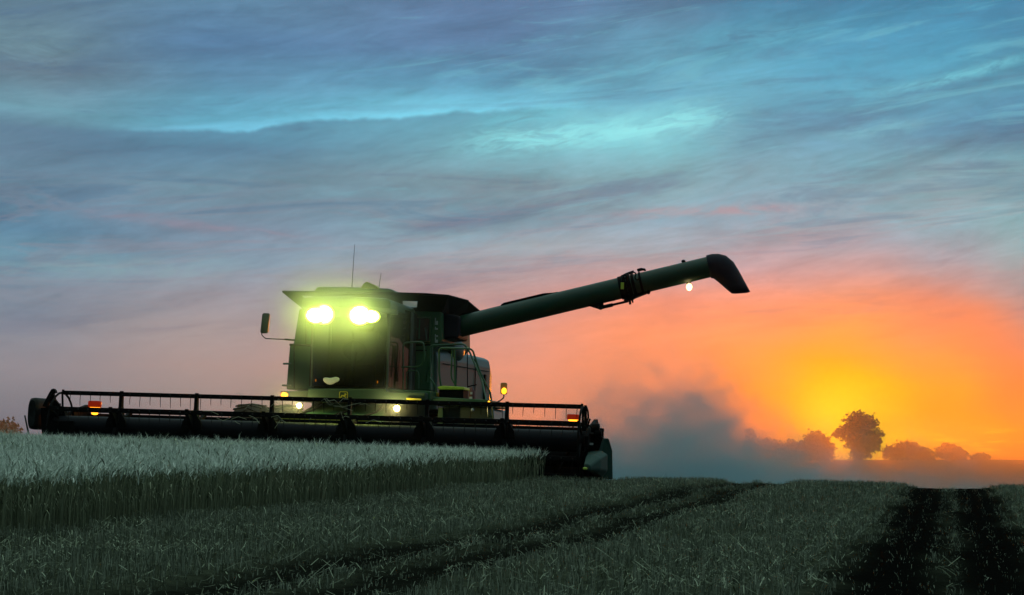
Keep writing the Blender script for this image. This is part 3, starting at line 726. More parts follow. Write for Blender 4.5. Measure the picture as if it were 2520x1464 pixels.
for px, py in ((929, 940), (777, 936)):  # small emissive amber specks behind the windscreen
    c_ = L(px, py, 2.72); b = MB().ball((c_.x, 2.72, c_.z), .011, .01, .026); b.build('amber_speck', M['amber'], cab, smooth=True)
# roof with a deep visor that carries the work lights
b = MB(); rs = []
for z, k_, in ((2.76, .94), (2.80, 1.0), (2.90, 1.0), (2.955, .96), (2.975, .88)):
    ring = []
    for i in range(13): x = xc-.04+(-hw-.13+2*(hw+.13)*i/12)*k_; ring.append((x, 2.12+.30*((x-xc)/.8)**2+(1-k_)*1.0, z))
    ring += [(xc-.04+(hw+.17)*k_, 4.3, z), (xc-.04-(hw+.13)*k_, 4.3, z)]
    rs.append(ring)
b.rings(rs); roof = b.build('cab_roof', M['roof'], COMB, smooth=True)
b = MB(); rs = []                                   # pale visor lip on the right of the lamps
for i in range(9):
    x = LX(912, 760, 2.3) + (LX(979, 772, 2.5)-LX(912, 760, 2.3))*i/8; y_ = 2.10+.30*((x-xc)/.8)**2; z = 2.775 - .02*i/8
    rs.append([(x, y_-.02, z-.055), (x, y_+.1, z-.055), (x, y_+.1, z+.03), (x, y_-.02, z+.03)])
b.rings(rs); b.build('visor_lip', M['visor'], roof, bevel=.01)
def worklight(px, py, w, h, yl=2.10):
    c_ = L(px, py, yl); b = MB(); rs = []
    for y_, k_ in ((.10, .7), (.03, 1.06), (-.012, 1.10), (-.015, 1.0)):
        rs.append([(c_.x+w*k_*math.cos(t_), c_.y+y_, c_.z+h*k_*math.sin(t_)) for t_ in [2*math.pi*k/24 for k in range(24)]])
    b.rings(rs); hs = b.build('work_light', M['plastic'], COMB, smooth=True)
    el_ = lambda kk: MB().rings([[(c_.x+w*k_*math.cos(t_), c_.y+y_, c_.z+h*k_*math.sin(t_)) for t_ in [2*math.pi*k/24 for k in range(24)]] for y_, k_ in kk])
    el_(((-.012, 1.06), (-.03, 1.0), (-.032, .85))).build('reflector_or_bloom', M['reflector_or_bloom'], hs, smooth=True)
    el_(((-.033, .86), (-.045, .78), (-.055, .5), (-.06, .1))).build('lens', M['worklight'], hs, smooth=True); return c_
wl = [worklight(779, 776, .185, .135), worklight(798, 774, .175, .165, 2.13), worklight(886, 776, .19, .165, 2.13), worklight(914, 779, .15, .105)]
c_ = L(830, 753, 2.2); b = MB().ball(c_, .095, .07, .085, 18, 10).tube([(c_.x+.05, c_.y, c_.z-.04), (c_.x+.05, c_.y, c_.z-.12)], .02, 6)
b.build('roof_camera', M['visor'], COMB, smooth=True)
def lamp(loc, power, color, size=.06, kind='POINT', name='lamp_light'):
    d_ = bpy.data.lights.new(name, kind); d_.energy = power; d_.color = color; d_.shadow_soft_size = size
    o = bpy.data.objects.new(name, d_); sc.collection.objects.link(o); o.parent = COMB; o.location = loc
    if kind == 'SPOT': d_.spot_size = R(165); d_.spot_blend = 1.0; o.rotation_euler = (R(82), 0, R(180))
    return o
WLC = (.84, 1, .04)
for i in (0, 2):
    a_, c_ = wl[i], wl[i+1]; lp = ((a_.x+c_.x)/2, a_.y-.22, (a_.z+c_.z)/2); lamp(lp, WORK_W, WLC, .10, 'SPOT'); lamp(lp, WORK_W*.15, WLC, .10)

# ---- front ledge, fenders, badge, platform
b = MB()
PX(b, [(757,956),(950,957),(951,964),(1047,966),(1047,985),(1000,992),(757,988),(757,970)], 2.15, 3.0)
ledge = b.build('front_ledge', M['ledge'], COMB, bevel=.015)
b = MB(); PX(b, [(690,962),(757,962),(757,988),(716,986),(712,980),(690,979)], 2.3, 3.2); b.build('left_fender', M['ledge'], COMB, bevel=.01)
b = MB(); PX(b, [(951,958),(1058,962),(1058,984),(951,982)], 2.4, 4.2); PX(b, [(1058,976),(1206,984),(1206,1000),(1058,996)], 2.6, 4.6)
plat = b.build('platform', M['green_dusty'], COMB, bevel=.012)
b = MB(); PX(b, [(1000,979),(1036,981),(1036,992),(1000,990)], 2.10, 2.14); b.build('reflective_tape', M['yellow'], plat)
g0 = L(835, 964, 2.14); g1 = L(855, 984, 2.14); cxb, czb = (g0.x+g1.x)/2, (g0.z+g1.z)/2; hb = (g1.x-g0.x)/2
b = MB(); rr_o = rrect(cxb-hb, cxb+hb, czb-hb, czb+hb, hb*.3); rr_i = rrect(cxb-hb*.88, cxb+hb*.88, czb-hb*.88, czb+hb*.88, hb*.24)
n = len(rr_o); b.add([(x, 2.138, z) for x, z in rr_o]+[(x, 2.138, z) for x, z in rr_i]+[(x, 2.15, z) for x, z in rr_o]+[(x, 2.15, z) for x, z in rr_i],
      [f for i in range(n) for f in ((i, (i+1) % n, n+(i+1) % n, n+i), (i, 2*n+i, 2*n+(i+1) % n, (i+1) % n), (n+i, n+(i+1) % n, 3*n+(i+1) % n, 3*n+i))])
bd = b.build('badge', M['yellow'], ledge)
deer = [(-.72,-.30),(-.48,-.02),(-.55,.16),(-.28,.22),(.10,.20),(.30,.34),(.24,.62),(.34,.60),(.42,.38),(.56,.66),(.60,.40),(.78,.26),(.60,.20),(.44,.06),(.40,-.14),(.66,-.34),(.52,-.44),(.24,-.20),(-.10,-.10),(-.34,-.10),(-.44,-.34),(-.66,-.52)]
b = MB().prism([(cxb+x*hb, czb-z*-hb) for x, z in deer], 2.136, 2.148); b.build('emblem', M['yellow'], bd)
# small lamps low on the front
def small_lamp(px, py, r, yl, m, name, light=None, power=0, ry=None):
    c_ = L(px, py, yl); ry = ry or r; b = MB()
    b.rings([[(c_.x+r*k_*math.cos(t_), c_.y+y_, c_.z+ry*k_*math.sin(t_)) for t_ in [2*math.pi*k/20 for k in range(20)]] for y_, k_ in ((.08, .6), (.02, 1.1), (-.01, 1.12), (-.012, 1.0))])
    h_ = b.build(name, M['plastic'], COMB, smooth=True)
    b = MB().ball((c_.x, c_.y-.008, c_.z), r, .035, ry, 16, 8); b.build('lens', M[m], h_, smooth=True)
    if light: lamp((c_.x, c_.y-.12, c_.z), power, light, .03)
small_lamp(737, 998, .052, 2.05, 'headlight', 'headlight', (1, .80, .30), 13)
small_lamp(977, 1005, .060, 2.05, 'headlight', 'headlight', (1, .80, .30), 16)
small_lamp(700, 972, .066, 2.16, 'amber_hot', 'hazard_lamp', (1, .42, .05), 2.5, .050)
small_lamp(1203.5, 992.5, .026, 2.55, 'amber', 'hazard_lamp', None, 0, .045)
small_lamp(1163, 1009, .03, 2.6, 'white', 'reflector_lamp')
b = MB().tube([L(978, 1010, 2.15), L(978, 1030, 2.2)], .02, 6).tube([L(738, 1002, 2.15), L(738, 1030, 2.2)], .02, 6); b.build('lamp_bracket', M['black'], COMB)
# right fender behind the reel
b = MB(); PX(b, [(1086,1000),(1206,1003),(1214,1030),(1216,1056),(1086,1050)], 3.0, 5.0); b.build('right_fender', M['green_side'], COMB, bevel=.05)
b = MB(); PX(b, [(1077,1003),(1090,1003),(1090,1046),(1077,1046)], 2.7, 2.9); b.build('ladder_mount', M['green'], COMB, bevel=.01)
# ---- ladder gate, handrails, boxes
def rail(pts, yl, name='handrail', r=.017, rad=.07, m='green'):
    if not isinstance(yl, (list, tuple)): yl = [yl]*len(pts)
    b = MB().tube(fillet([L(x, y, d_) for (x, y), d_ in zip(pts, yl)], rad), r, 8); return b.build(name, M[m], plat, smooth=True)
rail([(992,956),(992,843),(1042,841),(1046,879),(1036,902),(987,903)], 3.3, r=.015)
rail([(1000,956),(1000,912),(1030,912),(1030,956)], 3.35, r=.011)
rail([(1058,930),(1058,850),(1142,846),(1154,862),(1186,935),(1197,986)], [3.9, 3.9, 3.9, 3.9, 3.6, 3.3])
rail([(1076,982),(1073,950),(1057,929)], 3.2, r=.015)
rail([(1087,958),(1081,922),(1081,856),(1162,858),(1182,918),(1207,967),(1214,1030)], [2.9]*7)
rail([(1119,857),(1121,954)], 3.0, r=.020); rail([(1113,860),(1110,928),(1124,954)], 3.3, r=.014)
rail([(1201,1024),(1214,1025)], 2.95, 'ladder_rung', .014); rail([(1200,990),(1201,1026)], 2.95, r=.012)
rail([(1150,866),(1151,1000)], 5.2, 'cable', .009, m='black')
rail([(1062,852),(1061,880),(1050,940)], 4.0, 'cable', .03, m='green')
b = MB(); PX(b, [(1080,957),(1140,957),(1140,982),(1080,980)], 2.9, 3.4); tb = b.build('tool_box', M['black'], plat, bevel=.015)
b = MB(); PX(b, [(1076,952),(1090,949),(1142,952),(1143,959),(1080,959)], 2.86, 3.42); b.build('lid', M['sticker'], tb, bevel=.012)
b = MB(); PX(b, [(1058,970),(1064,965),(1078,966),(1078,976),(1058,976)], 3.0, 3.4); b.build('step_pad', M['yellow'], plat, bevel=.01)
c_ = L(1161, 975, 2.7); b = MB(); b.rings([[(c_.x+r_*math.cos(t_), 2.7+r_*math.sin(t_), z) for t_ in [2*math.pi*k/16 for k in range(16)]] for z, r_ in ((c_.z-.16, .05), (c_.z-.14, .056), (c_.z+.08, .056), (c_.z+.13, .03), (c_.z+.15, .02))])
fe = b.build('fire_extinguisher', M['red_ext'], plat, smooth=True)
b = MB().box(c_.x-.03, c_.x+.02, 2.63, 2.645, c_.z-.10, c_.z-.01).box(c_.x-.02, c_.x+.02, 2.63, 2.645, c_.z+.03, c_.z+.07); b.build('label_plate', M['white'], fe)
b = MB().tube([(c_.x-.08, 2.7, c_.z+.16), (c_.x+.08, 2.68, c_.z+.20)], .012, 6); b.build('handle', M['black'], fe)

# ---- mirror on the left, lamp arm on the right
m0 = L(653, 795.5, 3.2); b = MB(); rs = []
for y_, k_ in ((.05, .8), (.02, 1), (-.03, 1), (-.035, .93)):
    rs.append([(m0.x+.012*((z-m0.z)/.17)+ (x-m0.x)*k_, 3.2+y_, m0.z+(z-m0.z)*k_) for x, z in rrect(m0.x-.066, m0.x+.066, m0.z-.18, m0.z+.18, .035)])
b.rings(rs); mi = b.build('mirror', M['mirror'], COMB, smooth=True)
b = MB().prism(rrect(m0.x-.052, m0.x+.052, m0.z-.15, m0.z+.15, .02), 3.252, 3.256); b.build('mirror_glass', M['mirror_glass'], mi)
b = MB().tube(fillet([L(644.5, 818, 3.2), L(644, 824, 3.2), L(653, 833, 3.3), L(722, 836, 4.2)], .05), .009, 6).tube([L(702, 835, 3.95), L(724, 837, 4.2)], .018, 6); b.build('mirror_arm', M['black'], mi, smooth=True)
a0 = L(1240, 956, 2.9); b = MB()
b.prism(rrect(a0.x-.055, a0.x+.055, a0.z-.10, a0.z+.10, .025), 2.86, 2.94); sl = b.build('side_lamp', M['amber_off'], COMB, bevel=.01)
c_ = L(1240.5, 962, 2.85); b = MB().ball(c_, .046, .03, .056, 16, 8); b.build('lens', M['amber'], sl, smooth=True)
b = MB().tube(fillet([L(1240, 970, 2.9), L(1240, 978, 2.9), L(1232, 985, 2.9), L(1212, 996, 2.9)], .04), .012, 6); b.build('lamp_arm', M['steel'], sl, smooth=True)

# ---- unloading auger
YA = 5.0
def ax_(t_):                                       # axis between the mid-lines of the tube's outline
    a_ = L(1092, 813, YA); c_ = L(1748, 656, YA); return Vector(a_).lerp(Vector(c_), t_)
ar = (L(1400, 715-.5, YA).z - L(1400, 768+.5, YA).z)/2*.975
e0, e1 = ax_(-.015), ax_(1.0)
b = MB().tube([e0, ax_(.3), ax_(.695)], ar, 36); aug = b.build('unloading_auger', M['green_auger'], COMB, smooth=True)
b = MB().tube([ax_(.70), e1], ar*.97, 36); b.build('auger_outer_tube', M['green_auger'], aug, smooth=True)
dir_ = (e1-e0).normalized(); up = Vector((0, 1, 0)).cross(dir_).normalized(); up = up if up.z > 0 else -up
b = MB()
for t_, w, k_ in ((.672, .035, 1.09), (.686, .03, 1.16), (.702, .035, 1.16), (.718, .025, 1.08), (.745, .02, 1.05)):
    c_ = ax_(t_); b.tube([c_-dir_*w, c_+dir_*w], ar*k_, 30)
for k in range(14):
    a_ = 2*math.pi*k/14; o_ = up*math.cos(a_)*ar*1.12+Vector((0, 1, 0))*math.sin(a_)*ar*1.12; c_ = ax_(.695)+o_; b.tube([c_-dir_*.06, c_+dir_*.06], .014, 6)
b.build('flange', M['black'], aug)
b = MB()                                           # fold linkage, latch and hoses round the joint
PP_ = lambda x, y, d_=YA-.1: L(x, y, d_)
b.prism(XZ([(1448,752),(1476,761),(1484,757),(1484,744),(1513,738),(1512,732),(1450,738)], YA-.08), YA-.08, YA+.05)
b.prism(XZ([(1534,744),(1552,739),(1562,733),(1590,722),(1597,716),(1592,706),(1540,720)], YA-.08), YA-.08, YA+.08)
b.tube([PP_(1478,757), PP_(1512,749), PP_(1546,741)], .022, 8); b.tube([PP_(1478,757), PP_(1508,750)], .034, 8)
b.tube([PP_(1549,730), PP_(1551,749)], .022, 6); b.tube([PP_(1556,726), PP_(1557,745)], .015, 6); b.ball(PP_(1478,757), .05, .05, .04)
b.ball(PP_(1596,719), .035, .03, .04); b.build('fold_linkage', M['black'], aug)
b = MB()
for P in ([(1536,690),(1534,680),(1538,676),(1544,683),(1540,694),(1546,700)], [(1548,674),(1556,669),(1566,672),(1562,684),(1568,690),(1576,682)], [(1570,668),(1580,664),(1590,665)], [(1556,690),(1562,704),(1560,716)]):
    b.tube(fillet([PP_(x, y, YA-.26) for x, y in P], .04), .014, 6)
for P in ([(1536,677),(1548,672),(1560,668)], [(1568,665),(1578,662),(1588,664)]): b.tube([PP_(x, y, YA) for x, y in P], .026, 6)
b.build('hydraulic_hose', M['black'], aug, smooth=True)
b = MB()
b.prism(XZ([(1233,750),(1240,745),(1336,722),(1345,721),(1362,720),(1372,718),(1372,722),(1300,740),(1233,757)], YA), YA-.02, YA+.06); b.ball(L(1154,772,YA), .03, .03, .02)
b.prism(XZ([(1128,778),(1140,771),(1150,770),(1160,769),(1160,775),(1130,782)], YA), YA-.05, YA+.05); b.tube([L(1158, 771, YA), L(1235, 752, YA)], .008, 5)
b.build('hose_rack', M['black'], aug)
b = MB().ball(L(1682, 643, YA), .04, .05, .03); b.build('cap', M['black'], aug)
c_ = L(1531.5, 703, YA-.235); b = MB().box(c_.x-.028, c_.x+.028, c_.y, c_.y+.04, c_.z-.06, c_.z+.06); b.build('warning_sticker', M['sticker'], aug)
b = MB(); sec = []                                 # rubber spout: turns down at the end of the tube
prof = [((1738,629.5),(1750,683.5)), ((1752,626),(1756,684)), ((1768,625.5),(1762,688)), ((1786,630),(1772,696)), ((1804,645),(1780,703)), ((1818,668),(1788,710)), ((1832,694),(1795,716)), ((1845,718),(1801,720.5))]
for (a_, c_) in prof:
    A_, C_ = L(*a_, YA), L(*c_, YA); mid = (A_+C_)/2; hv = (A_-C_)/2
    sec.append([tuple(mid + hv*math.cos(t_) + Vector((0, 1, 0))*ar*1.02*math.sin(t_)) for t_ in [2*math.pi*k/28 for k in range(28)]])
b.rings(sec, cap=False); b.build('spout', M['spout'], aug, smooth=True, solid=.02)
c_ = L(1696, 706, YA); b = MB().ball(c_, .055, .055, .065, 16, 10); al = b.build('auger_lamp', M['bulb'], aug, smooth=True)
b = MB().tube([L(1692, 698, YA), L(1690, 688, YA)], .018, 6).tube([L(1698, 699, YA), L(1700, 690, YA)], .01, 6); b.build('lamp_bracket', M['black'], al)
lamp((c_.x+.02, c_.y-.03, c_.z-.10), 1.2, (1, .75, .35), .03)
# auger elbow housing at the tank wall
b = MB(); PX(b, [(1084,768),(1104,772),(1130,777),(1128,832),(1086,834)], 4.6, 5.6); b.build('auger_elbow', M['spout'], COMB, bevel=.04)

# ---- cloth lying at the foot of the windscreen (loose: a thing of its own)
cl = XZ([(795,931),(801,928),(810,930),(818,930),(826,927),(834,928),(838,933),(836,938),(826,942),(820,947),(812,948),(804,944),(797,939)], 2.26)
b = MB(); n = len(cl); cx_ = sum(p[0] for p in cl)/n; cz_ = sum(p[1] for p in cl)/n
b.rings([[(cx_+(x-cx_)*k_, 2.26+y_, cz_+(z-cz_)*k_) for x, z in cl] for y_, k_ in ((0, .7), (-.02, .95), (-.035, 1), (-.05, .9), (-.058, .5), (-.055, .1))])
cloth = b.build('cloth', M['cloth'], None, smooth=True); cloth.matrix_world = MW
ss = cloth.modifiers.new('soft', 'SUBSURF'); ss.levels = 2; ss.render_levels = 2
tag(cloth, 'crumpled pale cloth tucked against the foot of the combine windscreen', 'cloth')
# ================================================================ VEGETATION
MI3 = np.array(MI)
def in_machine(x, y, front=-.55):
    lx = MI3[0,0]*x + MI3[0,1]*y + MI3[0,3]; ly = MI3[1,0]*x + MI3[1,1]*y + MI3[1,3]
    return (ly > front) & (lx > -4.95), lx, ly
def plant_mat(name, c0, c1, sc_=3.0, transl=.25, rough=.7):
    m = bpy.data.materials.new(name); m.use_nodes = True; t_ = m.node_tree; b = t_.nodes['Principled BSDF']
    a = t_.nodes.new('ShaderNodeAttribute'); a.attribute_name = 'tone'
    c = t_.nodes.new('ShaderNodeTexCoord'); n = t_.nodes.new('ShaderNodeTexNoise'); n.inputs['Scale'].default_value = sc_; n.inputs['Detail'].default_value = 3
    t_.links.new(c.outputs['Object'], n.inputs['Vector'])
    ad_ = t_.nodes.new('ShaderNodeMath'); ad_.operation = 'MULTIPLY_ADD'; ad_.inputs[1].default_value = .6; t_.links.new(n.outputs[0], ad_.inputs[0])
    mu = t_.nodes.new('ShaderNodeMath'); mu.operation = 'MULTIPLY_ADD'; mu.inputs[1].default_value = .9; mu.inputs[2].default_value = -.3
    t_.links.new(a.outputs['Fac'], mu.inputs[0]); t_.links.new(mu.outputs[0], ad_.inputs[2])
    x = t_.nodes.new('ShaderNodeMix'); x.data_type = 'RGBA'; x.inputs[6].default_value = (*c0, 1); x.inputs[7].default_value = (*c1, 1)
    x.clamp_factor = True; t_.links.new(ad_.outputs[0], x.inputs[0]); t_.links.new(x.outputs[2], b.inputs['Base Color'])
    b.inputs['Roughness'].default_value = rough; b.inputs['Specular IOR Level'].default_value = .06
    return m
M['wheat_stem'] = plant_mat('wheat_stem', (.08,.095,.055), (.30,.32,.21))
M['wheat_head'] = plant_mat('wheat_ear', (.52,.60,.50), (.88,.92,.82))
M['stubble'] = plant_mat('stubble_stalk', (.085,.096,.064), (.37,.40,.30))
M['straw'] = plant_mat('loose_straw', (.13,.15,.09), (.36,.40,.28))

def ribbons(base, pts_off, wid, face_ang, mat_i, tone, taper=None):
    """many ribbons at once. base (n,3); pts_off (n,k,3) offsets; wid (n,); face_ang (n,)"""
    n, k, _ = pts_off.shape
    P = base[:, None, :] + pts_off
    s_ = np.stack([np.cos(face_ang), np.sin(face_ang), np.zeros(n)], -1)[:, None, :]
    tp = np.ones(k) if taper is None else np.asarray(taper)
    hw_ = (wid[:, None]*.5*tp[None, :])[..., None]
    V = np.stack([P - s_*hw_, P + s_*hw_], 2).reshape(n, 2*k, 3)
    i = np.arange(n)[:, None, None]*2*k + np.array([[2*j, 2*j+1, 2*j+3, 2*j+2] for j in range(k-1)])[None]
    return V.reshape(-1, 3), i.reshape(-1, 4), np.full(n*(k-1), mat_i), np.repeat(tone, 2*k)
def assemble(name, parts, mats):
    V, F, MI_, T = [], [], [], []; o = 0
    for v, f, m_, t_ in parts: V.append(v); F.append(f+o); MI_.append(m_); T.append(t_); o += len(v)
    me = np_mesh(name, np.concatenate(V), np.concatenate(F)); add_attr(me, 'tone', np.concatenate(T))
    me.polygons.foreach_set('material_index', np.concatenate(MI_).astype(np.int32))
    return link(name, me, mats)

def wheat(n_try):
    y = rng.uniform(9.5, 33.5, n_try); x = rng.uniform(-13.5, 2.0, n_try)
    row = .0
    ex = edge_x(y) + .10*np.sin(y*2.1) + .06*np.sin(y*9.7) + .05*np.sin(y*5.3+1) + rng.normal(0, .04, n_try)
    keep = x < ex
    keep &= x > -y*.28 - 2.2                            # a little beyond the frame
    dens = np.clip(1.25 - (ex-x)*.35, .55, 1)            # thicker where its side can be seen
    keep &= rng.uniform(0, 1, n_try) < dens
    inm, lx, ly = in_machine(x, y); keep &= ~inm
    x, y = x[keep], y[keep]; n = len(x)
    z = ground_z(x, y, True)
    big = .5+.5*np.sin(x*.9+y*.37)*np.sin(y*.55-x*.3)
    h = rng.normal(.372, .028, n)*(1+.05*(big-.5)) + np.where(rng.uniform(0, 1, n) < .07, rng.uniform(.02, .07, n), 0)
    base = np.stack([x, y, z-.01], -1)
    la = rng.uniform(0, 2*np.pi, n); lm = np.abs(rng.normal(0, .035, n)) + .01; wx = .02
    lean = np.stack([np.cos(la)*lm+wx, np.sin(la)*lm], -1)
    tone = rng.uniform(0, 1, n); fa = rng.uniform(-.9, .9, n)
    def off(fr, up):                                    # (n,k,3) along the lean
        k = len(fr); o = np.zeros((n, k, 3))
        for j, (f, u) in enumerate(zip(fr, up)): o[:, j, :2] = lean*f; o[:, j, 2] = h*u
        return o
    parts = [ribbons(base, off([0, .35, 1.0], [0, .55, 1.0]), rng.uniform(.0035, .0055, n), fa, 0, tone)]
    # ears: nodding, two crossed ribbons with a belly
    tip = base + off([1.0], [1.0])[:, 0, :]
    nod = rng.uniform(.15, 1.25, n); na = la + rng.normal(0, .5, n); L_ = rng.uniform(.055, .085, n)
    o = np.zeros((n, 4, 3))
    for j, f in enumerate((0, .3, .75, 1.0)):
        a = nod*(.4+.6*f)
        o[:, j, 0] = np.cos(na)*np.sin(a)*L_*f; o[:, j, 1] = np.sin(na)*np.sin(a)*L_*f; o[:, j, 2] = np.cos(a)*L_*f
    darkear = rng.uniform(0, 1, n) < .16
    for da in (0, np.pi/2):
        rb = ribbons(tip, o, np.full(n, .0115), fa+da, 1, tone, (.35, 1.0, .8, .15))
        rb[2][np.repeat(darkear, 3)] = 0; parts.append(rb)
    # awns: a fan of bristles beyond the ear
    for q in range(4):
        aa = na + rng.normal(0, .7, n); sp_ = rng.uniform(.1, .6, n); AL = rng.uniform(.045, .08, n)
        s0 = o[:, 2 if q % 2 else 1, :]
        oo = np.zeros((n, 2, 3)); oo[:, 0] = s0; a = nod*.8+sp_*(1 if q % 2 else -1)
        oo[:, 1, 0] = s0[:, 0]+np.cos(aa)*np.sin(a)*AL; oo[:, 1, 1] = s0[:, 1]+np.sin(aa)*np.sin(a)*AL; oo[:, 1, 2] = s0[:, 2]+np.cos(a)*AL
        parts.append(ribbons(tip, oo, np.full(n, .0028), fa+q, 1, np.clip(tone+.2, 0, 1), (1, .3)))
    # dry leaves
    lf = rng.uniform(0, 1, n) < .4; m_ = int(lf.sum()); lb = base[lf]; hl_ = h[lf]
    a = rng.uniform(0, 2*np.pi, m_); r_ = rng.uniform(.05, .12, m_); st_ = rng.uniform(.35, .9, m_)
    o2 = np.zeros((m_, 4, 3))
    for j, (rr_, dz) in enumerate(((0, 0), (.45, .055), (.85, .03), (1.1, -.05))):
        o2[:, j, 0] = np.cos(a)*r_*rr_; o2[:, j, 1] = np.sin(a)*r_*rr_; o2[:, j, 2] = hl_*st_*.92 + dz
    parts.append(ribbons(lb, o2, rng.uniform(.005, .009, m_), a+np.pi/2, 0, tone[lf], (1, 1, .7, .1)))
    return assemble('wheat_crop', parts, [M['wheat_stem'], M['wheat_head']])
if VEG:
    w_ob = wheat(int(215000*VEG)); tag(w_ob, kind='stuff')
    w_ob['label'] = 'pale standing wheat in front of the header'; w_ob['category'] = 'wheat'

def stubble(n_try):
    y = 4 + (rng.uniform(0, 1, n_try)**.8)*30.5; x = rng.uniform(-1, 1, n_try)*(y*.28+1.6)
    # seed rows run with the direction of travel
    d = np.array([.234, .972]); u = x*d[1]-y*d[0]; v = x*d[0]+y*d[1]
    u = np.round(u/.16)*.16 + rng.normal(0, .030, n_try); x = u*d[1]+v*d[0]; y = -u*d[0]+v*d[1]
    keep = (y > 3.5)
    wc, _ = rut(x, y); keep &= rng.uniform(0, 1, n_try) > wc*.86
    patch = .5+.5*np.sin(x*1.7+np.sin(y*.8))*np.sin(y*1.1+x*.4); keep &= rng.uniform(0, 1, n_try) < .5+.5*patch
    inm, lx, ly = in_machine(x, y, -.3); keep &= ~(inm & (ly < 9) & (lx < 4.7))
    uncut = (x < edge_x(y)-.12) & ~inm; keep &= ~uncut
    x, y = x[keep], y[keep]; n = len(x); z = ground_z(x, y)
    h = np.clip(rng.normal(.056, .017, n), .02, .12)*(1-.65*rut(x, y)[0]); base = np.stack([x, y, z-.008], -1)
    a = rng.uniform(0, 2*np.pi, n); m_ = np.abs(rng.normal(0, .013, n))
    o = np.zeros((n, 2, 3)); o[:, 1, 0] = np.cos(a)*m_; o[:, 1, 1] = np.sin(a)*m_; o[:, 1, 2] = h
    p = [ribbons(base, o, rng.uniform(.0035, .006, n), rng.uniform(-.8, .8, n), 0, rng.uniform(0, 1, n)**1.5, (1.1, .8))]
    return assemble('stubble', p, [M['stubble']])
def straw(n_try):
    y = 4 + (rng.uniform(0, 1, n_try)**.75)*30; x = rng.uniform(-1, 1, n_try)*(y*.28+1.6)
    wc, _ = rut(x, y); keep = rng.uniform(0, 1, n_try) > wc*1.02
    inm, lx, ly = in_machine(x, y, -.3); keep &= ~(inm & (ly < 9) & (lx < 4.7)); keep &= ~((x < edge_x(y)-.05) & ~inm)
    cl = np.sin(x*2.3+y*.9)*np.sin(y*1.9-x*1.1); keep &= rng.uniform(0, 1, n_try) < .35+.65*(cl > .1)
    x, y = x[keep], y[keep]; n = len(x); z = ground_z(x, y) + rng.uniform(.01, .065, n)
    a = rng.uniform(0, np.pi, n); ln = np.clip(rng.exponential(.045, n)+.02, .02, .30); tl = rng.normal(0, .28, n)
    base = np.stack([x, y, z], -1); o = np.zeros((n, 3, 3)); bend = rng.normal(0, .12, n)
    for j, f in enumerate((-.5, 0, .5)):
        o[:, j, 0] = np.cos(a)*ln*f; o[:, j, 1] = np.sin(a)*ln*f; o[:, j, 2] = np.sin(tl)*ln*f + (0 if j != 1 else 1)*bend*ln
    p = [ribbons(base, o, rng.uniform(.0025, .0055, n), a+np.pi/2+rng.normal(0, .5, n), 0, rng.uniform(0, 1, n)**1.3)]
    p2 = p
    return assemble('loose_straw', p2, [M['straw']])
if VEG:
    tag(stubble(int(230000*VEG)), 'short cut stubble covering the harvested ground', 'stubble', kind='stuff')
    tag(straw(int(130000*VEG)), 'scattered bits of straw lying in the stubble', 'straw', kind='stuff')

# ---------------------------------------------------------------- far trees
def far_pt(px, py, Y_): d = ray(px, py); k = Y_/d.y; return d.x*k, EYE+d.z*k
def tree(px0, px1, pyt, Y_, lobes, trunk, name, label, nleaf=2600, leaf=.30, group='trees along the far field edge', pyb=1133, m='leaf', limbs=True):
    """lobes: (u, v, r) in the tree's own box, u across 0..1, v up 0..1, r as a share of its width"""
    x0, z1 = far_pt(px0, pyt, Y_); x1, z0 = far_pt(px1, pyb, Y_); w = x1-x0; h = z1-z0; xm = (x0+x1)/2
    base_z = min(z0, gz(xm, Y_))
    root = bpy.data.objects.new(name, None); sc.collection.objects.link(root); root.location = (xm, Y_, base_z)
    tag(root, label, 'tree' if 'tree' in name else 'bush', group)
    dz0 = z0-base_z
    V = []; 
    tot = sum(l[2]**2 for l in lobes)
    for (u, v, r) in lobes:
        k = max(30, int(nleaf*r*r/tot)); R_ = r*w
        d = rng.normal(0, 1, (k, 3)); d /= np.linalg.norm(d, axis=1)[:, None]
        rad = R_*rng.uniform(.12, 1, k)**.45
        rad *= 1 + .22*np.sin(d[:, 0]*7+u*20)*np.sin(d[:, 2]*6+v*15) + .12*np.sin(d[:, 0]*17+d[:, 2]*13+u*9)
        c = d*rad[:, None]*np.array([1, .8, .82]) + np.array([(u-.5)*w, rng.normal(0, w*.06), dz0+v*h])
        V.append(c)
    C = np.concatenate(V); C = C[C[:, 2] > .1]; n = len(C)
    a = rng.normal(0, 1, (n, 3)); a /= np.linalg.norm(a, axis=1)[:, None]; bb = np.cross(a, rng.normal(0, 1, (n, 3))); bb /= np.linalg.norm(bb, axis=1)[:, None]
    s_ = (leaf*rng.uniform(.6, 1.3, n))[:, None]
    q = np.stack([C-a*s_-bb*s_*.6, C+a*s_-bb*s_*.7, C+a*s_*.9+bb*s_*.7, C-a*s_*.8+bb*s_*.6], 1).reshape(-1, 3)
    me = np_mesh('crown', q, np.arange(4*n).reshape(-1, 4)); o = link('crown', me, M[m], root)
    b = MB(); tw = w*trunk
    top = max(l[1] for l in lobes)
    b.tube([(0, 0, -.3), (w*.01, 0, dz0+h*.2), (-w*.015, 0, dz0+h*.45), (0, 0, dz0+h*top)], [tw, tw*.75, tw*.5, tw*.15], 8)
    if limbs:
        for (u, v, r) in lobes:
            t0 = Vector((0, 0, dz0+h*max(.12, v*.45))); t1 = Vector(((u-.5)*w, 0, dz0+v*h)); b.tube([t0, t0.lerp(t1, .5)+Vector((0, .2, -.1)), t1], [tw*.4, tw*.25, tw*.08], 5)
    b.build('trunk', M['bark'], root); return root
TY = 400
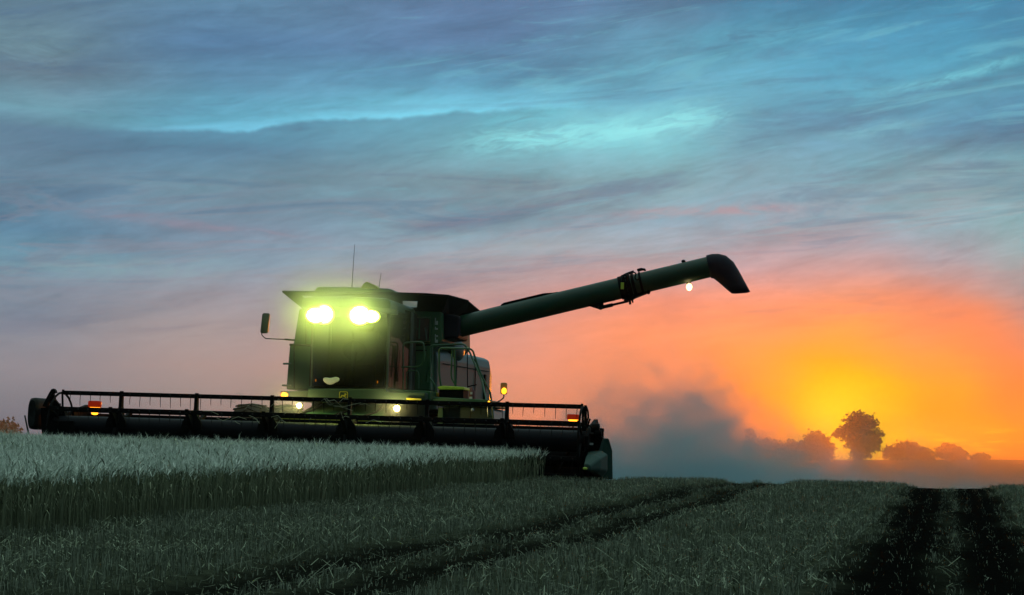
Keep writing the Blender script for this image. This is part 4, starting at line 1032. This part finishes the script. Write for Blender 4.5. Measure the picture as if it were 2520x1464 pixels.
if 1:
    tree(2050, 2176, 1021, TY, [(.42,.86,.24),(.62,.84,.26),(.80,.80,.13),(.50,.70,.26),(.30,.62,.20),(.10,.58,.12),(.88,.60,.12),(.20,.66,.13),(.62,.55,.25),(.40,.42,.22),(.50,.28,.19),(.70,.38,.19),(.86,.42,.12),(.82,.26,.11),(.48,.12,.17),(.62,.16,.15),(.97,.57,.05)], .06, 'tall_tree',
         'tall broad tree with a rounded head, highest on the skyline, in front of the sunset', 5200, .24, limbs=True)
    tree(1968, 2056, 1064, TY, [(.42,.78,.30),(.66,.66,.28),(.22,.60,.22),(.50,.45,.34),(.84,.48,.18),(.25,.28,.30),(.62,.25,.26),(.9,.28,.10)], .05, 'round_tree', 'medium round-headed tree just left of the tallest tree', 3000, .24)
    tree(1928, 1990, 1079, TY+8, [(.35,.70,.30),(.65,.60,.30),(.5,.35,.42),(.15,.4,.25)], .05, 'small_tree', 'small ragged tree between the left hedge and the round-headed tree', 1500, .24)
    tree(1852, 1945, 1074, TY+4, [(.40,.76,.16),(.52,.66,.18),(.22,.60,.20),(.72,.55,.20),(.5,.38,.34),(.15,.35,.26),(.85,.35,.24),(.9,.2,.2)], .05, 'hedgerow_tree', 'low bushy tree half lost in dust at the left end of the tree row', 2600, .25)
    tree(1822, 1868, 1053, TY-10, [(.5,.88,.22),(.55,.70,.30),(.42,.5,.34),(.6,.3,.38)], .06, 'slender_tree', 'narrow upright tree seen faintly through the drifting dust', 1300, .25)
    tree(1985, 2060, 1112, TY-4, [(.2,.5,.24),(.5,.3,.22),(.75,.35,.16)], .03, 'low_bush', 'low bush under the round-headed tree, beside the bright gap', 700, .2, limbs=False)
    tree(2170, 2300, 1090, TY, [(.12,.55,.12),(.30,.70,.16),(.44,.78,.15),(.58,.68,.17),(.75,.52,.16),(.45,.35,.30),(.2,.3,.2),(.75,.25,.22),(.92,.25,.12)], .03, 'wide_bush', 'wide rounded bush just right of the tallest tree', 3000, .24)
    tree(2296, 2382, 1090, TY+6, [(.36,.80,.15),(.50,.62,.22),(.22,.48,.20),(.68,.60,.18),(.5,.3,.34),(.86,.3,.18)], .03, 'round_bush', 'smaller peaked bush near the right end of the tree row', 2000, .24)
    tree(2382, 2440, 1116, TY, [(.25,.5,.16),(.45,.72,.16),(.65,.66,.16),(.82,.5,.14),(.5,.35,.2)], .05, 'flat_thorn_tree', 'tiny flat-topped tree alone at the right end of the skyline', 420, .22)
    tree(-120, 48, 1047, 392, [(.2,.7,.2),(.45,.8,.2),(.68,.75,.18),(.86,.62,.14),(.3,.4,.3),(.7,.4,.3)], .03, 'far_tree', 'faint grey tree clump on the skyline at the left edge', 2600, .3, 'trees at the left edge', 1085, 'leaf_far')
# distant woodland strip beyond the valley, seen through the dust on the left
# ---- marker stake in the crop at the left
p0x, p0z = far_pt(70, 1066, 31.0); p1x, p1z = far_pt(61, 1022, 31.0)
g0 = gz(p0x, 31.0); b = MB(); k_ = (p1x-p0x)/(p1z-p0z)
b.tube([(-k_*(p0z-g0)-0, 0, 0), (0, 0, p0z-g0), (p1x-p0x, 0, p1z-g0)], [.017, .016, .013], 6)
stk = b.build('marker_stake', M['stake']); stk.location = (p0x, 31.0, g0)
tag(stk, 'thin dark leaning stake standing in the wheat left of the header', 'stake')

# ================================================================ AIR: dust and haze
def volume_mat(name, color, build, aniso=.0):
    m = bpy.data.materials.new(name); m.use_nodes = True; t_ = m.node_tree; t_.nodes.clear(); N.nt = t_
    o = t_.nodes.new('ShaderNodeOutputMaterial'); v = t_.nodes.new('ShaderNodeVolumePrincipled')
    v.inputs['Color'].default_value = (*color, 1); v.inputs['Anisotropy'].default_value = aniso
    c = t_.nodes.new('ShaderNodeTexCoord'); s_ = t_.nodes.new('ShaderNodeSeparateXYZ'); t_.links.new(c.outputs['Object'], s_.inputs[0])
    d = build(N(s_.outputs[0]), N(s_.outputs[1]), N(s_.outputs[2]), c.outputs['Object'])
    if isinstance(d, N): t_.links.new(d.s, v.inputs['Density'])
    else: v.inputs['Density'].default_value = d
    t_.links.new(v.outputs[0], o.inputs['Volume']); return m
def dust_density(x, y, z, co):
    # plume thrown up behind the machine and drifting right; coordinates in metres from the domain origin
    n = noise(co, .42, 5, .62, .5); nb = noise(vec(x*1.3, y*.5, z*1.6), 1, 4, .6, .4)
    G = lambda c, w, k: gauss(x, c, w)*k
    top = G(4.9, 2.5, 2.9) + G(1.8, 1.9, 1.7) + G(9.5, 3.5, .7) - .75
    h = top - z + (n-.5)*6.5 + (nb-.5)*4.5
    yy = gauss(y, 13, 5)
    core = sstep(h, -.2, 2.6)*sstep(x, -1.5, 1.5)*(1.0-sstep(x, 10.0, 15.0))*yy*.42
    up = top + G(3.5, 5, 2.4) - z + (n-.5)*10
    thin = sstep(up, -.6, 3.4)*yy*.024
    left = sstep(gauss(x, -8, 6)*2.6 - z + (n-.5)*7 - .6, -.5, 2.2)*gauss(y, 20, 8)*.014
    far = sstep(-.3 - z + (n-.5)*1.2, -.3, 1.3)*gauss(y, 20, 10)*sstep(x, 6, 12)*.035
    return core + thin + left + far
if DUST:
    b = MB().box(-18, 24, 0, 36, -3.2, 8.5); dc = b.build('dust_cloud', volume_mat('dust_air', (.42,.64,.72), dust_density, .0)); dc.location = (0, 38.5, EYE)
    tag(dc, kind='stuff'); dc['label'] = 'grey dust plume drifting right behind the combine'; dc['category'] = 'dust'
    c_ = MW @ Vector((xc, 1.7, 2.5))
    def halo(x, y, z, co):  # puffs of dust added at each lamp to give its bloom
        y0 = y + .05
        def g_(cx, cz, k): return N.m('EXPONENT', ((x-cx)*(x-cx) + y0*y0*.6 + (z-cz)*(z-cz))*(-k))
        return (g_(-.36, .18, 3.8) + g_(.36, .15, 3.8))*HALO + g_(0, .15, 1.1)*(HALO*.022) + (g_(-.75, -1.4, 14) + g_(.9, -1.42, 14) + g_(-1.0, -1.27, 10))*(HALO*.6)
    b = MB().ball((0, 0, 0), 2.4, 2.0, 2.0, 24, 14); ld = b.build('bloom_dust', volume_mat('bloom_dust_air', (.85,.9,.8), halo, .0)); ld.location = c_
    tag(ld, kind='stuff'); ld['label'] = 'fine dust added round the lamps to carry their bloom'; ld['category'] = 'dust'
def bank_density(x, y, z, co):
    n = noise(vec(x*.02, y*.012, z*.09), 1, 2, .55, .3)
    d = N.m('EXPONENT', N.m('MAXIMUM', z + (n-.5)*14, 0.0)*-.16)
    return d*sstep(y, 0, 30)*sstep(N.m('ABSOLUTE', x-10.0), 165, 120)*(sstep(x, -60, 10)*.8+.2)*(n*1.2+.4)*BANK
if BANK:
    b = MB().box(-180, 180, 0, 320, -6, 34); bk = b.build('dust_bank', volume_mat('bank_air', (.97,.58,.24), bank_density, .82)); bk.location = (0, 66, EYE)
    tag(bk, kind='stuff'); bk['label'] = 'orange lit dust hanging over the far field'; bk['category'] = 'dust'
if HAZE:
    b = MB().box(-640, 640, -230, 660, -9, 13.5); hz = b.build('haze', volume_mat('haze_air', (.9,.9,.9), lambda *a: HAZE, .8)); tag(hz, kind='stuff')
for m_ in bpy.data.materials:
    if m_.use_nodes and 'Principled BSDF' in m_.node_tree.nodes and m_.node_tree.nodes['Principled BSDF'].inputs['Emission Strength'].default_value > 0:
        m_.cycles.emission_sampling = 'NONE'
